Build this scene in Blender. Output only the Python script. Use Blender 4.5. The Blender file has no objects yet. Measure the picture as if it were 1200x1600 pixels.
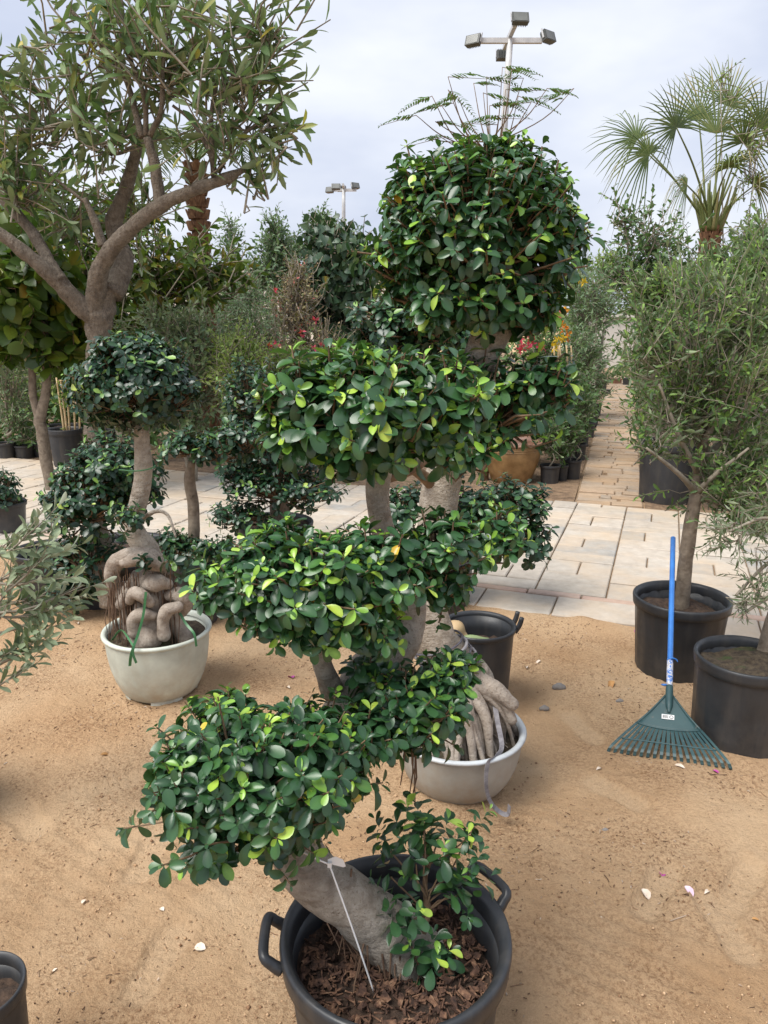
import bpy, math, random
import numpy as np
from mathutils import Vector, noise, Matrix

R = math.radians
rng = np.random.default_rng(11)
random.seed(5)
scene = bpy.context.scene
col = scene.collection

# ------------------------------------------------------------------ camera
CAM_H, PITCH, F = 1.62, R(14.5), 1200.0
cam_d = bpy.data.cameras.new('camera')
cam = bpy.data.objects.new('camera', cam_d)
col.objects.link(cam)
cam.location = (0, 0, CAM_H)
cam.rotation_euler = (R(90) - PITCH, 0, 0)
cam_d.sensor_fit = 'VERTICAL'
cam_d.sensor_height = 24.0
cam_d.lens = 24.0 * F / 1600.0
cam_d.clip_start = 0.05
cam_d.clip_end = 2000
scene.camera = cam

# ------------------------------------------------------------------ sky, sun, exposure
SUN_EL, SUN_AZ = R(60), R(-125)
w = bpy.data.worlds.new('World')
scene.world = w
w.use_nodes = True
nt = w.node_tree
nt.nodes.clear()
wo = nt.nodes.new('ShaderNodeOutputWorld')
bg = nt.nodes.new('ShaderNodeBackground')
bg.inputs['Strength'].default_value = 0.1
sky = nt.nodes.new('ShaderNodeTexSky')
sky.sky_type = 'NISHITA'
sky.sun_disc = False
sky.sun_elevation = SUN_EL
sky.sun_rotation = SUN_AZ
sky.dust_density = 3.0
tc = nt.nodes.new('ShaderNodeTexCoord')
mp = nt.nodes.new('ShaderNodeMapping')
mp.inputs['Scale'].default_value = (1.0, 1.0, 2.6)
nz = nt.nodes.new('ShaderNodeTexNoise')
nz.inputs['Scale'].default_value = 2.3
nz.inputs['Detail'].default_value = 5
nz.inputs['Roughness'].default_value = 0.5
rp_ = nt.nodes.new('ShaderNodeValToRGB')
rp_.color_ramp.elements[0].position = 0.36
rp_.color_ramp.elements[0].color = (4.2, 4.65, 5.9, 1)
rp_.color_ramp.elements[1].position = 0.66
rp_.color_ramp.elements[1].color = (6.9, 7.1, 7.6, 1)
mx = nt.nodes.new('ShaderNodeMix')
mx.data_type = 'RGBA'
mx.inputs['Factor'].default_value = 0.88
nt.links.new(tc.outputs['Generated'], mp.inputs['Vector'])
nt.links.new(mp.outputs['Vector'], nz.inputs['Vector'])
nt.links.new(nz.outputs['Fac'], rp_.inputs['Fac'])
nt.links.new(sky.outputs['Color'], mx.inputs['A'])
nt.links.new(rp_.outputs['Color'], mx.inputs['B'])
nt.links.new(mx.outputs['Result'], bg.inputs['Color'])
nt.links.new(bg.outputs['Background'], wo.inputs['Surface'])

sd = bpy.data.lights.new('sun', 'SUN')
sd.energy = 3.4
sd.angle = R(36)
sd.color = (1.0, 0.96, 0.9)
so = bpy.data.objects.new('sun', sd)
col.objects.link(so)
# the sun stands high, behind the camera's left shoulder
sun_dir = Vector((math.sin(SUN_AZ) * math.cos(SUN_EL), math.cos(SUN_AZ) * math.cos(SUN_EL), math.sin(SUN_EL)))
so.rotation_euler = sun_dir.to_track_quat('Z', 'Y').to_euler()
so.location = (0, 0, 20)

scene.view_settings.view_transform = 'Standard'
scene.view_settings.look = 'None'
scene.view_settings.exposure = 0.6
scene.view_settings.gamma = 1.0
scene.render.engine = 'CYCLES'
scene.cycles.max_bounces = 6
scene.cycles.transparent_max_bounces = 4
scene.cycles.use_denoising = True

# ------------------------------------------------------------------ layout helpers
CP, SP = math.cos(PITCH), math.sin(PITCH)


def ray(px, py):
    u, v = (px - 600) / F, (800 - py) / F
    return np.array([u, CP + v * SP, -SP + v * CP])


def G(px, py, z=0.0):
    d = ray(px, py)
    return np.array([0, 0, CAM_H]) + d * ((z - CAM_H) / d[2])


def P(px, py, Y):
    d = ray(px, py)
    return np.array([0, 0, CAM_H]) + d * (Y / d[1])


def M(n, py, Y):
    """metres that n photo pixels span at row py, distance Y"""
    return n / F * Y / ray(600, py)[1]


def project(V):
    X = V - np.array([0, 0, CAM_H])
    ax = X[:, 1] * CP - X[:, 2] * SP
    up = X[:, 1] * SP + X[:, 2] * CP
    ax = np.where(ax < .05, .05, ax)
    return 600 + F * X[:, 0] / ax, 800 - F * up / ax, ax


def nrm(a):
    return a / np.maximum(np.linalg.norm(a, axis=-1, keepdims=True), 1e-9)


# ------------------------------------------------------------------ materials
def newmat(name):
    m = bpy.data.materials.new(name)
    m.use_nodes = True
    m.node_tree.nodes.clear()
    n = m.node_tree.nodes
    o = n.new('ShaderNodeOutputMaterial')
    b = n.new('ShaderNodeBsdfPrincipled')
    m.node_tree.links.new(b.outputs[0], o.inputs['Surface'])
    return m, m.node_tree, b, o


def nnoise(t, scale, detail=4, rough=.55, vec=None, dist=0.0):
    n = t.nodes.new('ShaderNodeTexNoise')
    n.inputs['Scale'].default_value = scale
    n.inputs['Detail'].default_value = detail
    n.inputs['Roughness'].default_value = rough
    n.inputs['Distortion'].default_value = dist
    if vec is not None:
        t.links.new(vec, n.inputs['Vector'])
    return n.outputs['Fac']


def nramp(t, fac, stops):
    r = t.nodes.new('ShaderNodeValToRGB')
    e = r.color_ramp.elements
    while len(e) < len(stops):
        e.new(0.5)
    for k, (p, c) in enumerate(stops):
        e[k].position = p
        e[k].color = (*c, 1) if len(c) == 3 else c
    t.links.new(fac, r.inputs['Fac'])
    return r.outputs['Color']


def nmix(t, fac, a, b, blend='MIX'):
    m = t.nodes.new('ShaderNodeMix')
    m.data_type = 'RGBA'
    m.blend_type = blend
    for sock, v in (('Factor', fac), ('A', a), ('B', b)):
        if isinstance(v, (int, float)):
            m.inputs[sock].default_value = v
        elif isinstance(v, tuple):
            m.inputs[sock].default_value = (*v, 1)
        else:
            t.links.new(v, m.inputs[sock])
    return m.outputs['Result']


def nbump(t, b, height, strength, dist):
    u = t.nodes.new('ShaderNodeBump')
    u.inputs['Strength'].default_value = strength
    u.inputs['Distance'].default_value = dist
    t.links.new(height, u.inputs['Height'])
    t.links.new(u.outputs['Normal'], b.inputs['Normal'])
    return u


def objcoord(t, scale=(1, 1, 1)):
    c = t.nodes.new('ShaderNodeTexCoord')
    m = t.nodes.new('ShaderNodeMapping')
    m.inputs['Scale'].default_value = scale
    t.links.new(c.outputs['Object'], m.inputs['Vector'])
    return m.outputs['Vector']


def surf(name, c1, c2, scale=8, rough=.8, bump=0.0, bscale=40, bdist=.004, stretch=(1, 1, 1), lo=.35, hi=.65, spec=.5, c3=None, s3=2.0, lo3=.5, hi3=.7):
    m, t, b, o = newmat(name)
    v = objcoord(t, stretch)
    cc = nramp(t, nnoise(t, scale, 6, .6, v), [(lo, c1), (hi, c2)])
    if c3 is not None:
        f = nramp(t, nnoise(t, s3, 5, .6, v), [(lo3, (0, 0, 0)), (hi3, (1, 1, 1))])
        cc = nmix(t, f, cc, c3)
    t.links.new(cc, b.inputs['Base Color'])
    b.inputs['Roughness'].default_value = rough
    b.inputs['Specular IOR Level'].default_value = spec
    if bump:
        nbump(t, b, nnoise(t, bscale, 8, .65, v), bump, bdist)
    return m


def leafmat(name, stops, rough=.4, trans=.18, spec=.5, under=None):
    m, t, b, o = newmat(name)
    a = t.nodes.new('ShaderNodeAttribute')
    a.attribute_name = 'tone'
    c = nramp(t, a.outputs['Fac'], stops)
    v = t.nodes.new('ShaderNodeTexCoord')
    g = nnoise(t, 60, 2, .5, v.outputs['Object'])
    c = nmix(t, .35, c, nramp(t, g, [(.3, (.55, .55, .55)), (.7, (1.25, 1.25, 1.25))]), 'MULTIPLY')
    if under is not None:
        ge = t.nodes.new('ShaderNodeNewGeometry')
        c = nmix(t, ge.outputs['Backfacing'], c, nmix(t, .6, c, under))
    t.links.new(c, b.inputs['Base Color'])
    b.inputs['Roughness'].default_value = rough
    b.inputs['Specular IOR Level'].default_value = spec
    tr = t.nodes.new('ShaderNodeBsdfTranslucent')
    t.links.new(nmix(t, .5, c, (.16, .3, .03)), tr.inputs['Color'])
    ms = t.nodes.new('ShaderNodeMixShader')
    ms.inputs[0].default_value = trans
    t.links.new(b.outputs[0], ms.inputs[1])
    t.links.new(tr.outputs[0], ms.inputs[2])
    t.links.new(ms.outputs[0], o.inputs['Surface'])
    return m


MAT = {}
MAT['ficus'] = leafmat('ficus_leaf', [(0, (.017, .056, .024)), (.30, (.042, .115, .042)), (.5, (.075, .19, .035)), (.75, (.24, .44, .05)), (.93, (.46, .60, .09)), (1.0, (.62, .36, .03))], .33, .14, .58)
MAT['ficus_dark'] = leafmat('dark_ficus_leaf', [(0, (.010, .034, .020)), (.35, (.024, .066, .034)), (.6, (.06, .15, .04)), (.9, (.24, .4, .08)), (1.0, (.4, .5, .1))], .34, .10, .5)
MAT['greygreen'] = leafmat('grey_green_leaf', [(0, (0.078, 0.13, 0.058)), (0.5, (0.169, 0.234, 0.117)), (0.85, (0.286, 0.351, 0.176)), (0.95, (0.416, 0.39, 0.078)), (1, (0.52, 0.39, 0.052))], .5, .25, .4, (.30, .33, .22))
MAT['greytree'] = leafmat('long_grey_green_leaf', [(0, (0.054, 0.114, 0.036)), (0.5, (0.126, 0.21, 0.078)), (0.85, (0.228, 0.318, 0.138)), (0.95, (0.36, 0.36, 0.072)), (1, (0.504, 0.396, 0.06))], .45, .30, .45, (.26, .30, .18))
MAT['olive'] = leafmat('olive_leaf', [(0, (0.039, 0.084, 0.025)), (0.5, (0.09, 0.162, 0.047)), (0.85, (0.202, 0.336, 0.062)), (1, (0.291, 0.448, 0.067))], .5, .22, .4, (.28, .32, .22))
MAT['silver'] = leafmat('silver_olive_leaf', [(0, (.14, .19, .12)), (.5, (.22, .28, .17)), (1, (.34, .40, .25))], .55, .2, .35, (.42, .45, .36))
MAT['broad'] = leafmat('broad_leaf', [(0, (.022, .05, .012)), (.5, (.065, .12, .018)), (.85, (.15, .20, .022)), (1, (.30, .19, .03))], .42, .28)
MAT['bush'] = leafmat('bush_leaf', [(0, (0.046, 0.104, 0.039)), (0.5, (0.111, 0.208, 0.065)), (0.85, (0.221, 0.351, 0.091)), (1, (0.338, 0.442, 0.104))], .5, .25)
MAT['heart'] = leafmat('heart_leaf', [(0, (.020, .05, .028)), (.5, (.05, .10, .055)), (.85, (.09, .15, .08)), (.97, (.12, .2, .08)), (1, (.6, .42, .03))], .45, .15)
MAT['pale'] = leafmat('pale_leaf', [(0, (0.1, 0.175, 0.1)), (0.5, (0.188, 0.275, 0.138)), (1, (0.312, 0.413, 0.188))], .55, .3)
MAT['lime'] = leafmat('lime_leaf', [(0, (0.12, 0.192, 0.048)), (0.5, (0.228, 0.324, 0.072)), (1, (0.384, 0.48, 0.12))], .5, .35)
MAT['dry'] = leafmat('dry_leaf', [(0, (0.184, 0.127, 0.069)), (0.4, (0.299, 0.218, 0.127)), (0.7, (0.23, 0.23, 0.092)), (0.9, (0.345, 0.253, 0.161)), (1, (0.517, 0.115, 0.115))], .7, .25)
MAT['palm'] = leafmat('palm_leaf', [(0, (.035, .07, .018)), (.5, (.09, .135, .035)), (.85, (.16, .19, .06)), (1, (.34, .29, .13))], .45, .16)
MAT['flower'] = leafmat('flower_petal', [(0, (.55, .01, .03)), (.3, (.62, .03, .16)), (.5, (.75, .10, .02)), (.75, (.8, .32, .02)), (1, (.85, .62, .03))], .6, .35)

def barkmat(name, c1, c2, dark, ring=(3, 3, 34), scale=26, bump=1.0, bdist=.008):
    m, t, b, o = newmat(name)
    v = objcoord(t)
    cc = nramp(t, nnoise(t, scale, 8, .68, v), [(.30, c1), (.70, c2)])
    vr = objcoord(t, ring)
    rg = nnoise(t, 2.2, 5, .65, vr, .6)
    cc = nmix(t, nramp(t, rg, [(.56, (0, 0, 0)), (.68, (.6, .6, .6))]), cc, dark)
    cc = nmix(t, nramp(t, nnoise(t, 9, 5, .6, v), [(.54, (0, 0, 0)), (.72, (.7, .7, .7))]), cc, dark)
    pores = nnoise(t, scale * 4.5, 3, .6, v)
    cc = nmix(t, nramp(t, pores, [(.60, (0, 0, 0)), (.68, (.65, .65, .65))]), cc, dark)
    t.links.new(cc, b.inputs['Base Color'])
    b.inputs['Roughness'].default_value = .85
    b.inputs['Specular IOR Level'].default_value = .3
    mm = t.nodes.new('ShaderNodeMath')
    mm.operation = 'ADD'
    t.links.new(nnoise(t, scale * 3, 8, .7, v), mm.inputs[0])
    t.links.new(rg, mm.inputs[1])
    nbump(t, b, mm.outputs[0], bump, bdist)
    return m


MAT['ficus_bark'] = barkmat('ficus_bark', (.33, .28, .22), (.60, .54, .455), (.21, .16, .115), (4, 4, 11), 34, 1.0, .016)
MAT['root_bark'] = barkmat('smooth_root_bark', (.20, .16, .125), (.36, .30, .245), (.12, .085, .06), (6, 6, 6), 30, .9, .006)
MAT['pale_root'] = barkmat('pale_root_bark', (.25, .205, .165), (.44, .385, .325), (.15, .11, .08), (6, 6, 6), 30, .9, .008)
MAT['grey_bark'] = barkmat('grey_bark', (.13, .105, .08), (.30, .255, .205), (.075, .055, .04), (16, 16, 5), 22, 1.0, .03)
MAT['smooth_bark'] = surf('smooth_grey_bark', (.13, .10, .072), (.25, .205, .155), 22, .85, .9, 60, .006, c3=(.08, .06, .04), s3=14, lo3=.58, hi3=.72)
MAT['twig'] = surf('twig_bark', (.11, .065, .035), (.22, .15, .09), 30, .8)
MAT['grey_twig'] = surf('grey_twig', (.19, .165, .125), (.32, .28, .22), 30, .85)
MAT['aerial'] = surf('aerial_root', (.09, .05, .03), (.19, .12, .075), 30, .85)
MAT['fibre'] = surf('palm_fibre', (.10, .045, .022), (.28, .15, .08), 26, .9, .8, 60, .01, (1, 1, .35))
MAT['concrete'] = surf('sandy_wall', (.55, .52, .47), (.62, .59, .54), 3, .9)
MAT['blue'] = surf('blue_tape', (.035, .16, .50), (.05, .22, .62), 14, .38)
MAT['teal'] = surf('green_rake_plastic', (.026, .066, .072), (.040, .090, .094), 9, .48, .15, 120, .001, c3=(.15, .15, .13), s3=45, lo3=.60, hi3=.8)
MAT['white'] = surf('white_plastic', (.70, .70, .69), (.78, .78, .77), 8, .5)
MAT['galv'] = surf('galvanised_steel', (.42, .43, .44), (.55, .56, .57), 6, .5)
MAT['lampgrey'] = surf('lamp_housing', (.06, .065, .06), (.10, .105, .10), 8, .5)
MAT['lampglass'] = surf('lamp_glass', (.10, .105, .10), (.15, .16, .15), 3, .3)
MAT['bamboo'] = surf('bamboo_cane', (.44, .31, .16), (.60, .46, .27), 12, .6)
MAT['ribbon'] = surf('green_ribbon', (.035, .14, .05), (.06, .20, .08), 12, .4)
MAT['strap'] = surf('grey_strap', (.14, .13, .14), (.27, .26, .27), 25, .55, stretch=(1, 1, 3))
MAT['dark_strap'] = surf('dark_strap', (.035, .03, .045), (.09, .085, .10), 30, .4)
MAT['melon'] = surf('green_husk', (.14, .20, .08), (.24, .30, .14), 12, .5)
MAT['husk'] = surf('tan_husk', (.34, .23, .11), (.46, .33, .18), 9, .6)


def potmat(name, c, dust, rough=.42, fade=.5):
    """moulded plastic with dried mud splashed up from the ground"""
    m, t, b, o = newmat(name)
    v = objcoord(t)
    base = nramp(t, nnoise(t, 6, 4, .6, v), [(.3, c), (.7, tuple(x * 1.6 for x in c))])
    sx = t.nodes.new('ShaderNodeSeparateXYZ')
    t.links.new(v, sx.inputs[0])
    mr = t.nodes.new('ShaderNodeMapRange')
    mr.inputs['From Min'].default_value = 0.0
    mr.inputs['From Max'].default_value = .22
    mr.inputs['To Min'].default_value = fade
    mr.inputs['To Max'].default_value = 0.05
    t.links.new(sx.outputs['Z'], mr.inputs['Value'])
    n2 = nramp(t, nnoise(t, 16, 7, .7, v), [(.38, (0, 0, 0)), (.72, (1, 1, 1))])
    mu = t.nodes.new('ShaderNodeMath')
    mu.operation = 'MULTIPLY'
    t.links.new(mr.outputs[0], mu.inputs[0])
    t.links.new(n2, mu.inputs[1])
    cc = nmix(t, mu.outputs[0], base, dust)
    st = t.nodes.new('ShaderNodeMapping')
    st.inputs['Scale'].default_value = (14, 14, 2)
    t.links.new(v, st.inputs['Vector'])
    n3 = nramp(t, nnoise(t, 1.5, 5, .6, st.outputs[0]), [(.48, (0, 0, 0)), (.78, (.30, .30, .30))])
    cc = nmix(t, n3, cc, dust)
    t.links.new(cc, b.inputs['Base Color'])
    rr = nramp(t, nnoise(t, 11, 5, .6, v), [(.3, (rough - .08,) * 3), (.7, (rough + .2,) * 3)])
    t.links.new(rr, b.inputs['Roughness'])
    nbump(t, b, nnoise(t, 35, 4, .6, v), .12, .002)
    return m


MAT['black'] = potmat('black_pot_plastic', (.016, .018, .021), (.105, .092, .078), .38, .5)
MAT['blackfar'] = potmat('far_black_pot_plastic', (.017, .018, .021), (.12, .10, .07), .5, .4)
MAT['bowl_grey'] = potmat('grey_bowl_plastic', (.25, .245, .22), (.30, .22, .14), .5, .9)
MAT['bowl_rim'] = potmat('grey_bowl_rim', (.36, .385, .40), (.34, .29, .22), .45, .4)
MAT['bowl_pale'] = potmat('pale_green_bowl_plastic', (.37, .40, .35), (.38, .30, .20), .5, .9)
MAT['urn'] = surf('glazed_clay', (.19, .105, .04), (.33, .20, .085), 10, .35, .2, 20, .004)
MAT['urn_rim'] = surf('brown_clay_rim', (.17, .085, .055), (.26, .14, .09), 8, .45)
MAT['soil'] = surf('potting_soil', (.030, .018, .012), (.085, .052, .034), 60, .95, 1.0, 120, .01)
m, t, b, o_ = newmat('bark_chip')
ge_ = t.nodes.new('ShaderNodeNewGeometry')
t.links.new(nramp(t, nnoise(t, 48, 4, .7, ge_.outputs['Position']), [(.32, (.022, .012, .009)), (.48, (.075, .038, .024)), (.6, (.17, .09, .052)), (.72, (.33, .21, .13))]), b.inputs['Base Color'])
b.inputs['Roughness'].default_value = .9
MAT['chip'] = m
MAT['mosssoil'] = surf('mossy_soil', (.035, .024, .016), (.10, .075, .045), 55, .95, 1.0, 120, .012, c3=(.05, .075, .022), s3=12, lo3=.55, hi3=.68)


def sandmat():
    m, t, b, o = newmat('sand')
    c = t.nodes.new('ShaderNodeTexCoord')
    v = c.outputs['Object']
    c1 = nramp(t, nnoise(t, 1.1, 7, .62, v, .4), [(.34, (.49, .315, .175)), (.52, (.60, .415, .25)), (.70, (.68, .50, .32))])
    # crushed crumbs of darker loam, speckled
    f = nramp(t, nnoise(t, 95, 5, .75, v), [(.46, (1, 1, 1)), (.56, (.66, .60, .56)), (.68, (.40, .33, .29))])
    patch = nramp(t, nnoise(t, 2.6, 5, .65, v), [(.40, (.08, .08, .08)), (.62, (.95, .95, .95))])
    cc = nmix(t, patch, c1, nmix(t, 1.0, c1, f, 'MULTIPLY'))
    g = nramp(t, nnoise(t, 420, 3, .7, v), [(.3, (.82, .80, .78)), (.7, (1.15, 1.15, 1.15))])
    pk = t.nodes.new('ShaderNodeAttribute')
    pk.attribute_name = 'tone'
    cc = nmix(t, pk.outputs['Fac'], cc, (.66, .48, .305))
    cc = nmix(t, .8, cc, g, 'MULTIPLY')
    red = nramp(t, nnoise(t, .9, 3, .5, v), [(.48, (0, 0, 0)), (.7, (.55, .55, .55))])
    cc = nmix(t, red, cc, nmix(t, 1.0, cc, (.86, .74, .64), 'MULTIPLY'))
    t.links.new(cc, b.inputs['Base Color'])
    b.inputs['Roughness'].default_value = .95
    b.inputs['Specular IOR Level'].default_value = .15
    a1 = nnoise(t, 60, 8, .72, v)
    a2 = nnoise(t, 260, 4, .7, v)
    mm = t.nodes.new('ShaderNodeMath')
    mm.operation = 'MULTIPLY_ADD'
    mm.inputs[1].default_value = .35
    t.links.new(a2, mm.inputs[0])
    t.links.new(a1, mm.inputs[2])
    nbump(t, b, mm.outputs[0], 1.0, .02)
    return m


MAT['sand'] = sandmat()


def stonemat(name, pal, stain, seed):
    """stone paver: each stone its own shade (per-object or per-face tone), worn and sand-stained"""
    m, t, b, o = newmat(name)
    a = t.nodes.new('ShaderNodeAttribute')
    a.attribute_name = 'tone'
    oi = t.nodes.new('ShaderNodeObjectInfo')
    mm = t.nodes.new('ShaderNodeMath')
    mm.operation = 'ADD'
    t.links.new(a.outputs['Fac'], mm.inputs[0])
    t.links.new(oi.outputs['Random'], mm.inputs[1])
    fr = t.nodes.new('ShaderNodeMath')
    fr.operation = 'FRACT'
    t.links.new(mm.outputs[0], fr.inputs[0])
    c = nramp(t, fr.outputs[0], pal)
    g = t.nodes.new('ShaderNodeNewGeometry')
    v = g.outputs['Position']
    c = nmix(t, .7, c, nramp(t, nnoise(t, 14, 7, .65, v), [(.3, (.70, .68, .66)), (.7, (1.1, 1.1, 1.1))]), 'MULTIPLY')
    s = nramp(t, nnoise(t, 1.7, 6, .65, v), [(.44, (0, 0, 0)), (.68, (.8, .8, .8))])
    c = nmix(t, s, c, stain)
    t.links.new(c, b.inputs['Base Color'])
    b.inputs['Roughness'].default_value = .85
    nbump(t, b, nnoise(t, 40, 6, .65, v), .35, .004)
    return m


MAT['paver'] = stonemat('pale_paver', [(0, (.41, .37, .315)), (.35, (.49, .445, .385)), (.7, (.455, .40, .335)), (.84, (.40, .365, .32)), (.88, (.30, .295, .275)), (1, (.37, .355, .33))], (.50, .385, .265), 1)
MAT['pinkpaver'] = stonemat('pink_paver', [(0, (.42, .29, .235)), (.5, (.50, .37, .30)), (1, (.46, .35, .29))], (.50, .38, .26), 2)
MAT['pathstone'] = stonemat('path_stone', [(0, (.31, .22, .145)), (.3, (.41, .295, .195)), (.6, (.36, .28, .205)), (.85, (.30, .26, .215)), (1, (.43, .305, .20))], (.40, .27, .16), 3)
MAT['bed'] = surf('paver_bedding', (.20, .135, .08), (.30, .21, .135), 20, .95)

# ------------------------------------------------------------------ mesh helpers
def mk(name, V, Fc, mat, parent=None, tone=None, smooth=True, loc=None):
    """one mesh object; Fc is an (n,k) array or a list of index tuples; loc keeps the origin at the thing's base"""
    V = np.asarray(V, dtype=np.float64)
    me = bpy.data.meshes.new(name)
    if isinstance(Fc, np.ndarray):
        n, k = Fc.shape
        me.vertices.add(len(V))
        me.vertices.foreach_set('co', V.astype(np.float32).ravel())
        me.loops.add(n * k)
        me.loops.foreach_set('vertex_index', Fc.astype(np.int32).ravel())
        me.polygons.add(n)
        me.polygons.foreach_set('loop_start', np.arange(n, dtype=np.int32) * k)
        me.polygons.foreach_set('loop_total', np.full(n, k, np.int32))
        me.update(calc_edges=True)
        me.validate()
    else:
        me.from_pydata(V.tolist(), [], [tuple(int(i) for i in f) for f in Fc])
    if tone is not None:
        a = me.attributes.new('tone', 'FLOAT', 'POINT')
        a.data.foreach_set('value', np.asarray(tone, np.float32))
    if smooth:
        me.polygons.foreach_set('use_smooth', np.ones(len(me.polygons), bool))
    me.materials.append(MAT[mat] if isinstance(mat, str) else mat)
    o = bpy.data.objects.new(name, me)
    col.objects.link(o)
    if parent is not None:
        o.parent = parent
    if loc is not None:
        o.location = loc
    return o


def thing(name, label, cat, loc, group=None):
    o = bpy.data.objects.new(name, None)
    o.empty_display_size = .1
    col.objects.link(o)
    o.location = tuple(float(x) for x in loc)
    o['label'] = label
    o['category'] = cat
    if group:
        o['group'] = group
    return o


def tag(o, label, cat, group=None):
    o['label'] = label
    o['category'] = cat
    if group:
        o['group'] = group
    return o


def struct(o):
    o['kind'] = 'structure'
    return o


def rel(parent, V):
    return np.asarray(V) - np.array(parent.location)


def catmull(pts, rad, sub):
    p = np.asarray(pts, float)
    r = np.asarray(rad, float)
    if len(p) == 2:
        s = np.linspace(0, 1, sub + 1)[:, None]
        return p[0] * (1 - s) + p[1] * s, (r[0] * (1 - s) + r[1] * s)[:, 0]
    q = np.vstack([2 * p[0] - p[1], p, 2 * p[-1] - p[-2]])
    rr = np.concatenate([[r[0]], r, [r[-1]]])
    out, ro = [], []
    for i in range(1, len(q) - 2):
        for s in np.linspace(0, 1, sub, endpoint=False):
            a, b, c, d = q[i - 1:i + 3]
            out.append(.5 * ((2 * b) + (c - a) * s + (2 * a - 5 * b + 4 * c - d) * s * s + (3 * b - a - 3 * c + d) * s ** 3))
            k = s * s * (3 - 2 * s)
            ro.append(rr[i] * (1 - k) + rr[i + 1] * k)
    out.append(p[-1])
    ro.append(r[-1])
    return np.array(out), np.array(ro)


def tube(pts, rad, seg=12, sub=6, amp=0.0, freq=8.0, rounded=False):
    """tapered, slightly lumpy limb along a smooth curve; closed at both ends"""
    c, r = catmull(pts, rad, sub)
    if rounded:
        d0, d1 = nrm(c[0] - c[1]), nrm(c[-1] - c[-2])
        k = [(.55, .84), (.85, .52), (.98, .2)]
        c = np.vstack([[c[0] + d0 * r[0] * a for a, b in k[::-1]], c, [c[-1] + d1 * r[-1] * a for a, b in k]])
        r = np.concatenate([[r[0] * b for a, b in k[::-1]], r, [r[-1] * b for a, b in k]])
    n = len(c)
    T = np.gradient(c, axis=0)
    T = nrm(T)
    up = np.array([0, 0, 1.0]) if abs(T[0, 2]) < .9 else np.array([1.0, 0, 0])
    u = nrm(np.cross(T[0], up))
    V = []
    ang = np.linspace(0, 2 * math.pi, seg, endpoint=False)
    for i in range(n):
        u = nrm(u - T[i] * np.dot(u, T[i]))
        v = np.cross(T[i], u)
        for a in ang:
            d = math.cos(a) * u + math.sin(a) * v
            k = r[i]
            if amp:
                q = c[i] + d * r[i]
                k *= 1 + amp * noise.noise(Vector(q * freq)) + .5 * amp * noise.noise(Vector(q * freq * 2.7))
            V.append(c[i] + d * k)
    Fc = []
    for i in range(n - 1):
        for j in range(seg):
            a, b = i * seg + j, i * seg + (j + 1) % seg
            Fc.append((a, b, b + seg, a + seg))
    V.append(c[0])
    V.append(c[-1])
    m = len(V)
    for j in range(seg):
        Fc.append((m - 2, (j + 1) % seg, j, m - 2))
        Fc.append((m - 1, (n - 1) * seg + j, (n - 1) * seg + (j + 1) % seg, m - 1))
    Fc = [tuple(dict.fromkeys(f)) for f in Fc]
    return np.array(V), Fc


def join(parts):
    V, Fc, o = [], [], 0
    for v, f in parts:
        V.append(v)
        Fc += [tuple(int(i) + o for i in q) for q in f]
        o += len(v)
    return np.vstack(V), Fc


def sticks(A, B, ra, rb, bend=None, sides=4):
    """many thin tapered twigs A->B in one go (N,3)"""
    A, B = np.asarray(A), np.asarray(B)
    N = len(A)
    ra = np.broadcast_to(np.asarray(ra, float), (N,))
    rb = np.broadcast_to(np.asarray(rb, float), (N,))
    mid = (A + B) / 2 + (0 if bend is None else bend)
    t = nrm(B - A)
    h = np.where(np.abs(t[:, 2:3]) < .9, np.array([[0, 0, 1.0]]), np.array([[1.0, 0, 0]]))
    u = nrm(np.cross(t, h))
    v = np.cross(t, u)
    ang = np.linspace(0, 2 * math.pi, sides, endpoint=False)
    ring = np.cos(ang)[None, :, None] * u[:, None] + np.sin(ang)[None, :, None] * v[:, None]
    V = np.concatenate([c[:, None] + ring * r[:, None, None] for c, r in ((A, ra), (mid, (ra + rb) / 2), (B, rb))], axis=1)
    f = []
    for i in range(2):
        for j in range(sides):
            a, b = i * sides + j, i * sides + (j + 1) % sides
            f.append((a, b, b + sides, a + sides))
    f = np.array(f)
    Fc = (f[None] + (np.arange(N) * sides * 3)[:, None, None]).reshape(-1, 4)
    return V.reshape(-1, 3), Fc


def lathe(prof, seg=48, flute=0.0, nfl=24, squash=None):
    V, Fc = [], []
    n = len(prof)
    for i, (r, z) in enumerate(prof):
        for j in range(seg):
            a = 2 * math.pi * j / seg
            k = r
            if flute and 0 < i < n - 1:
                k = r + flute * (1 if math.cos(a * nfl) > .3 else 0)
            V.append((k * math.cos(a), k * math.sin(a), z))
    for i in range(n - 1):
        for j in range(seg):
            a, b = i * seg + j, i * seg + (j + 1) % seg
            Fc.append((a, b, b + seg, a + seg))
    return np.array(V), Fc


def box(c, s, rot=None):
    c, s = np.asarray(c, float), np.asarray(s, float) / 2
    V = np.array([[x, y, z] for x in (-1, 1) for y in (-1, 1) for z in (-1, 1)]) * s
    if rot is not None:
        V = V @ np.asarray(rot).T
    return V + c, [(0, 1, 3, 2), (4, 6, 7, 5), (0, 4, 5, 1), (2, 3, 7, 6), (0, 2, 6, 4), (1, 5, 7, 3)]


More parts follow.
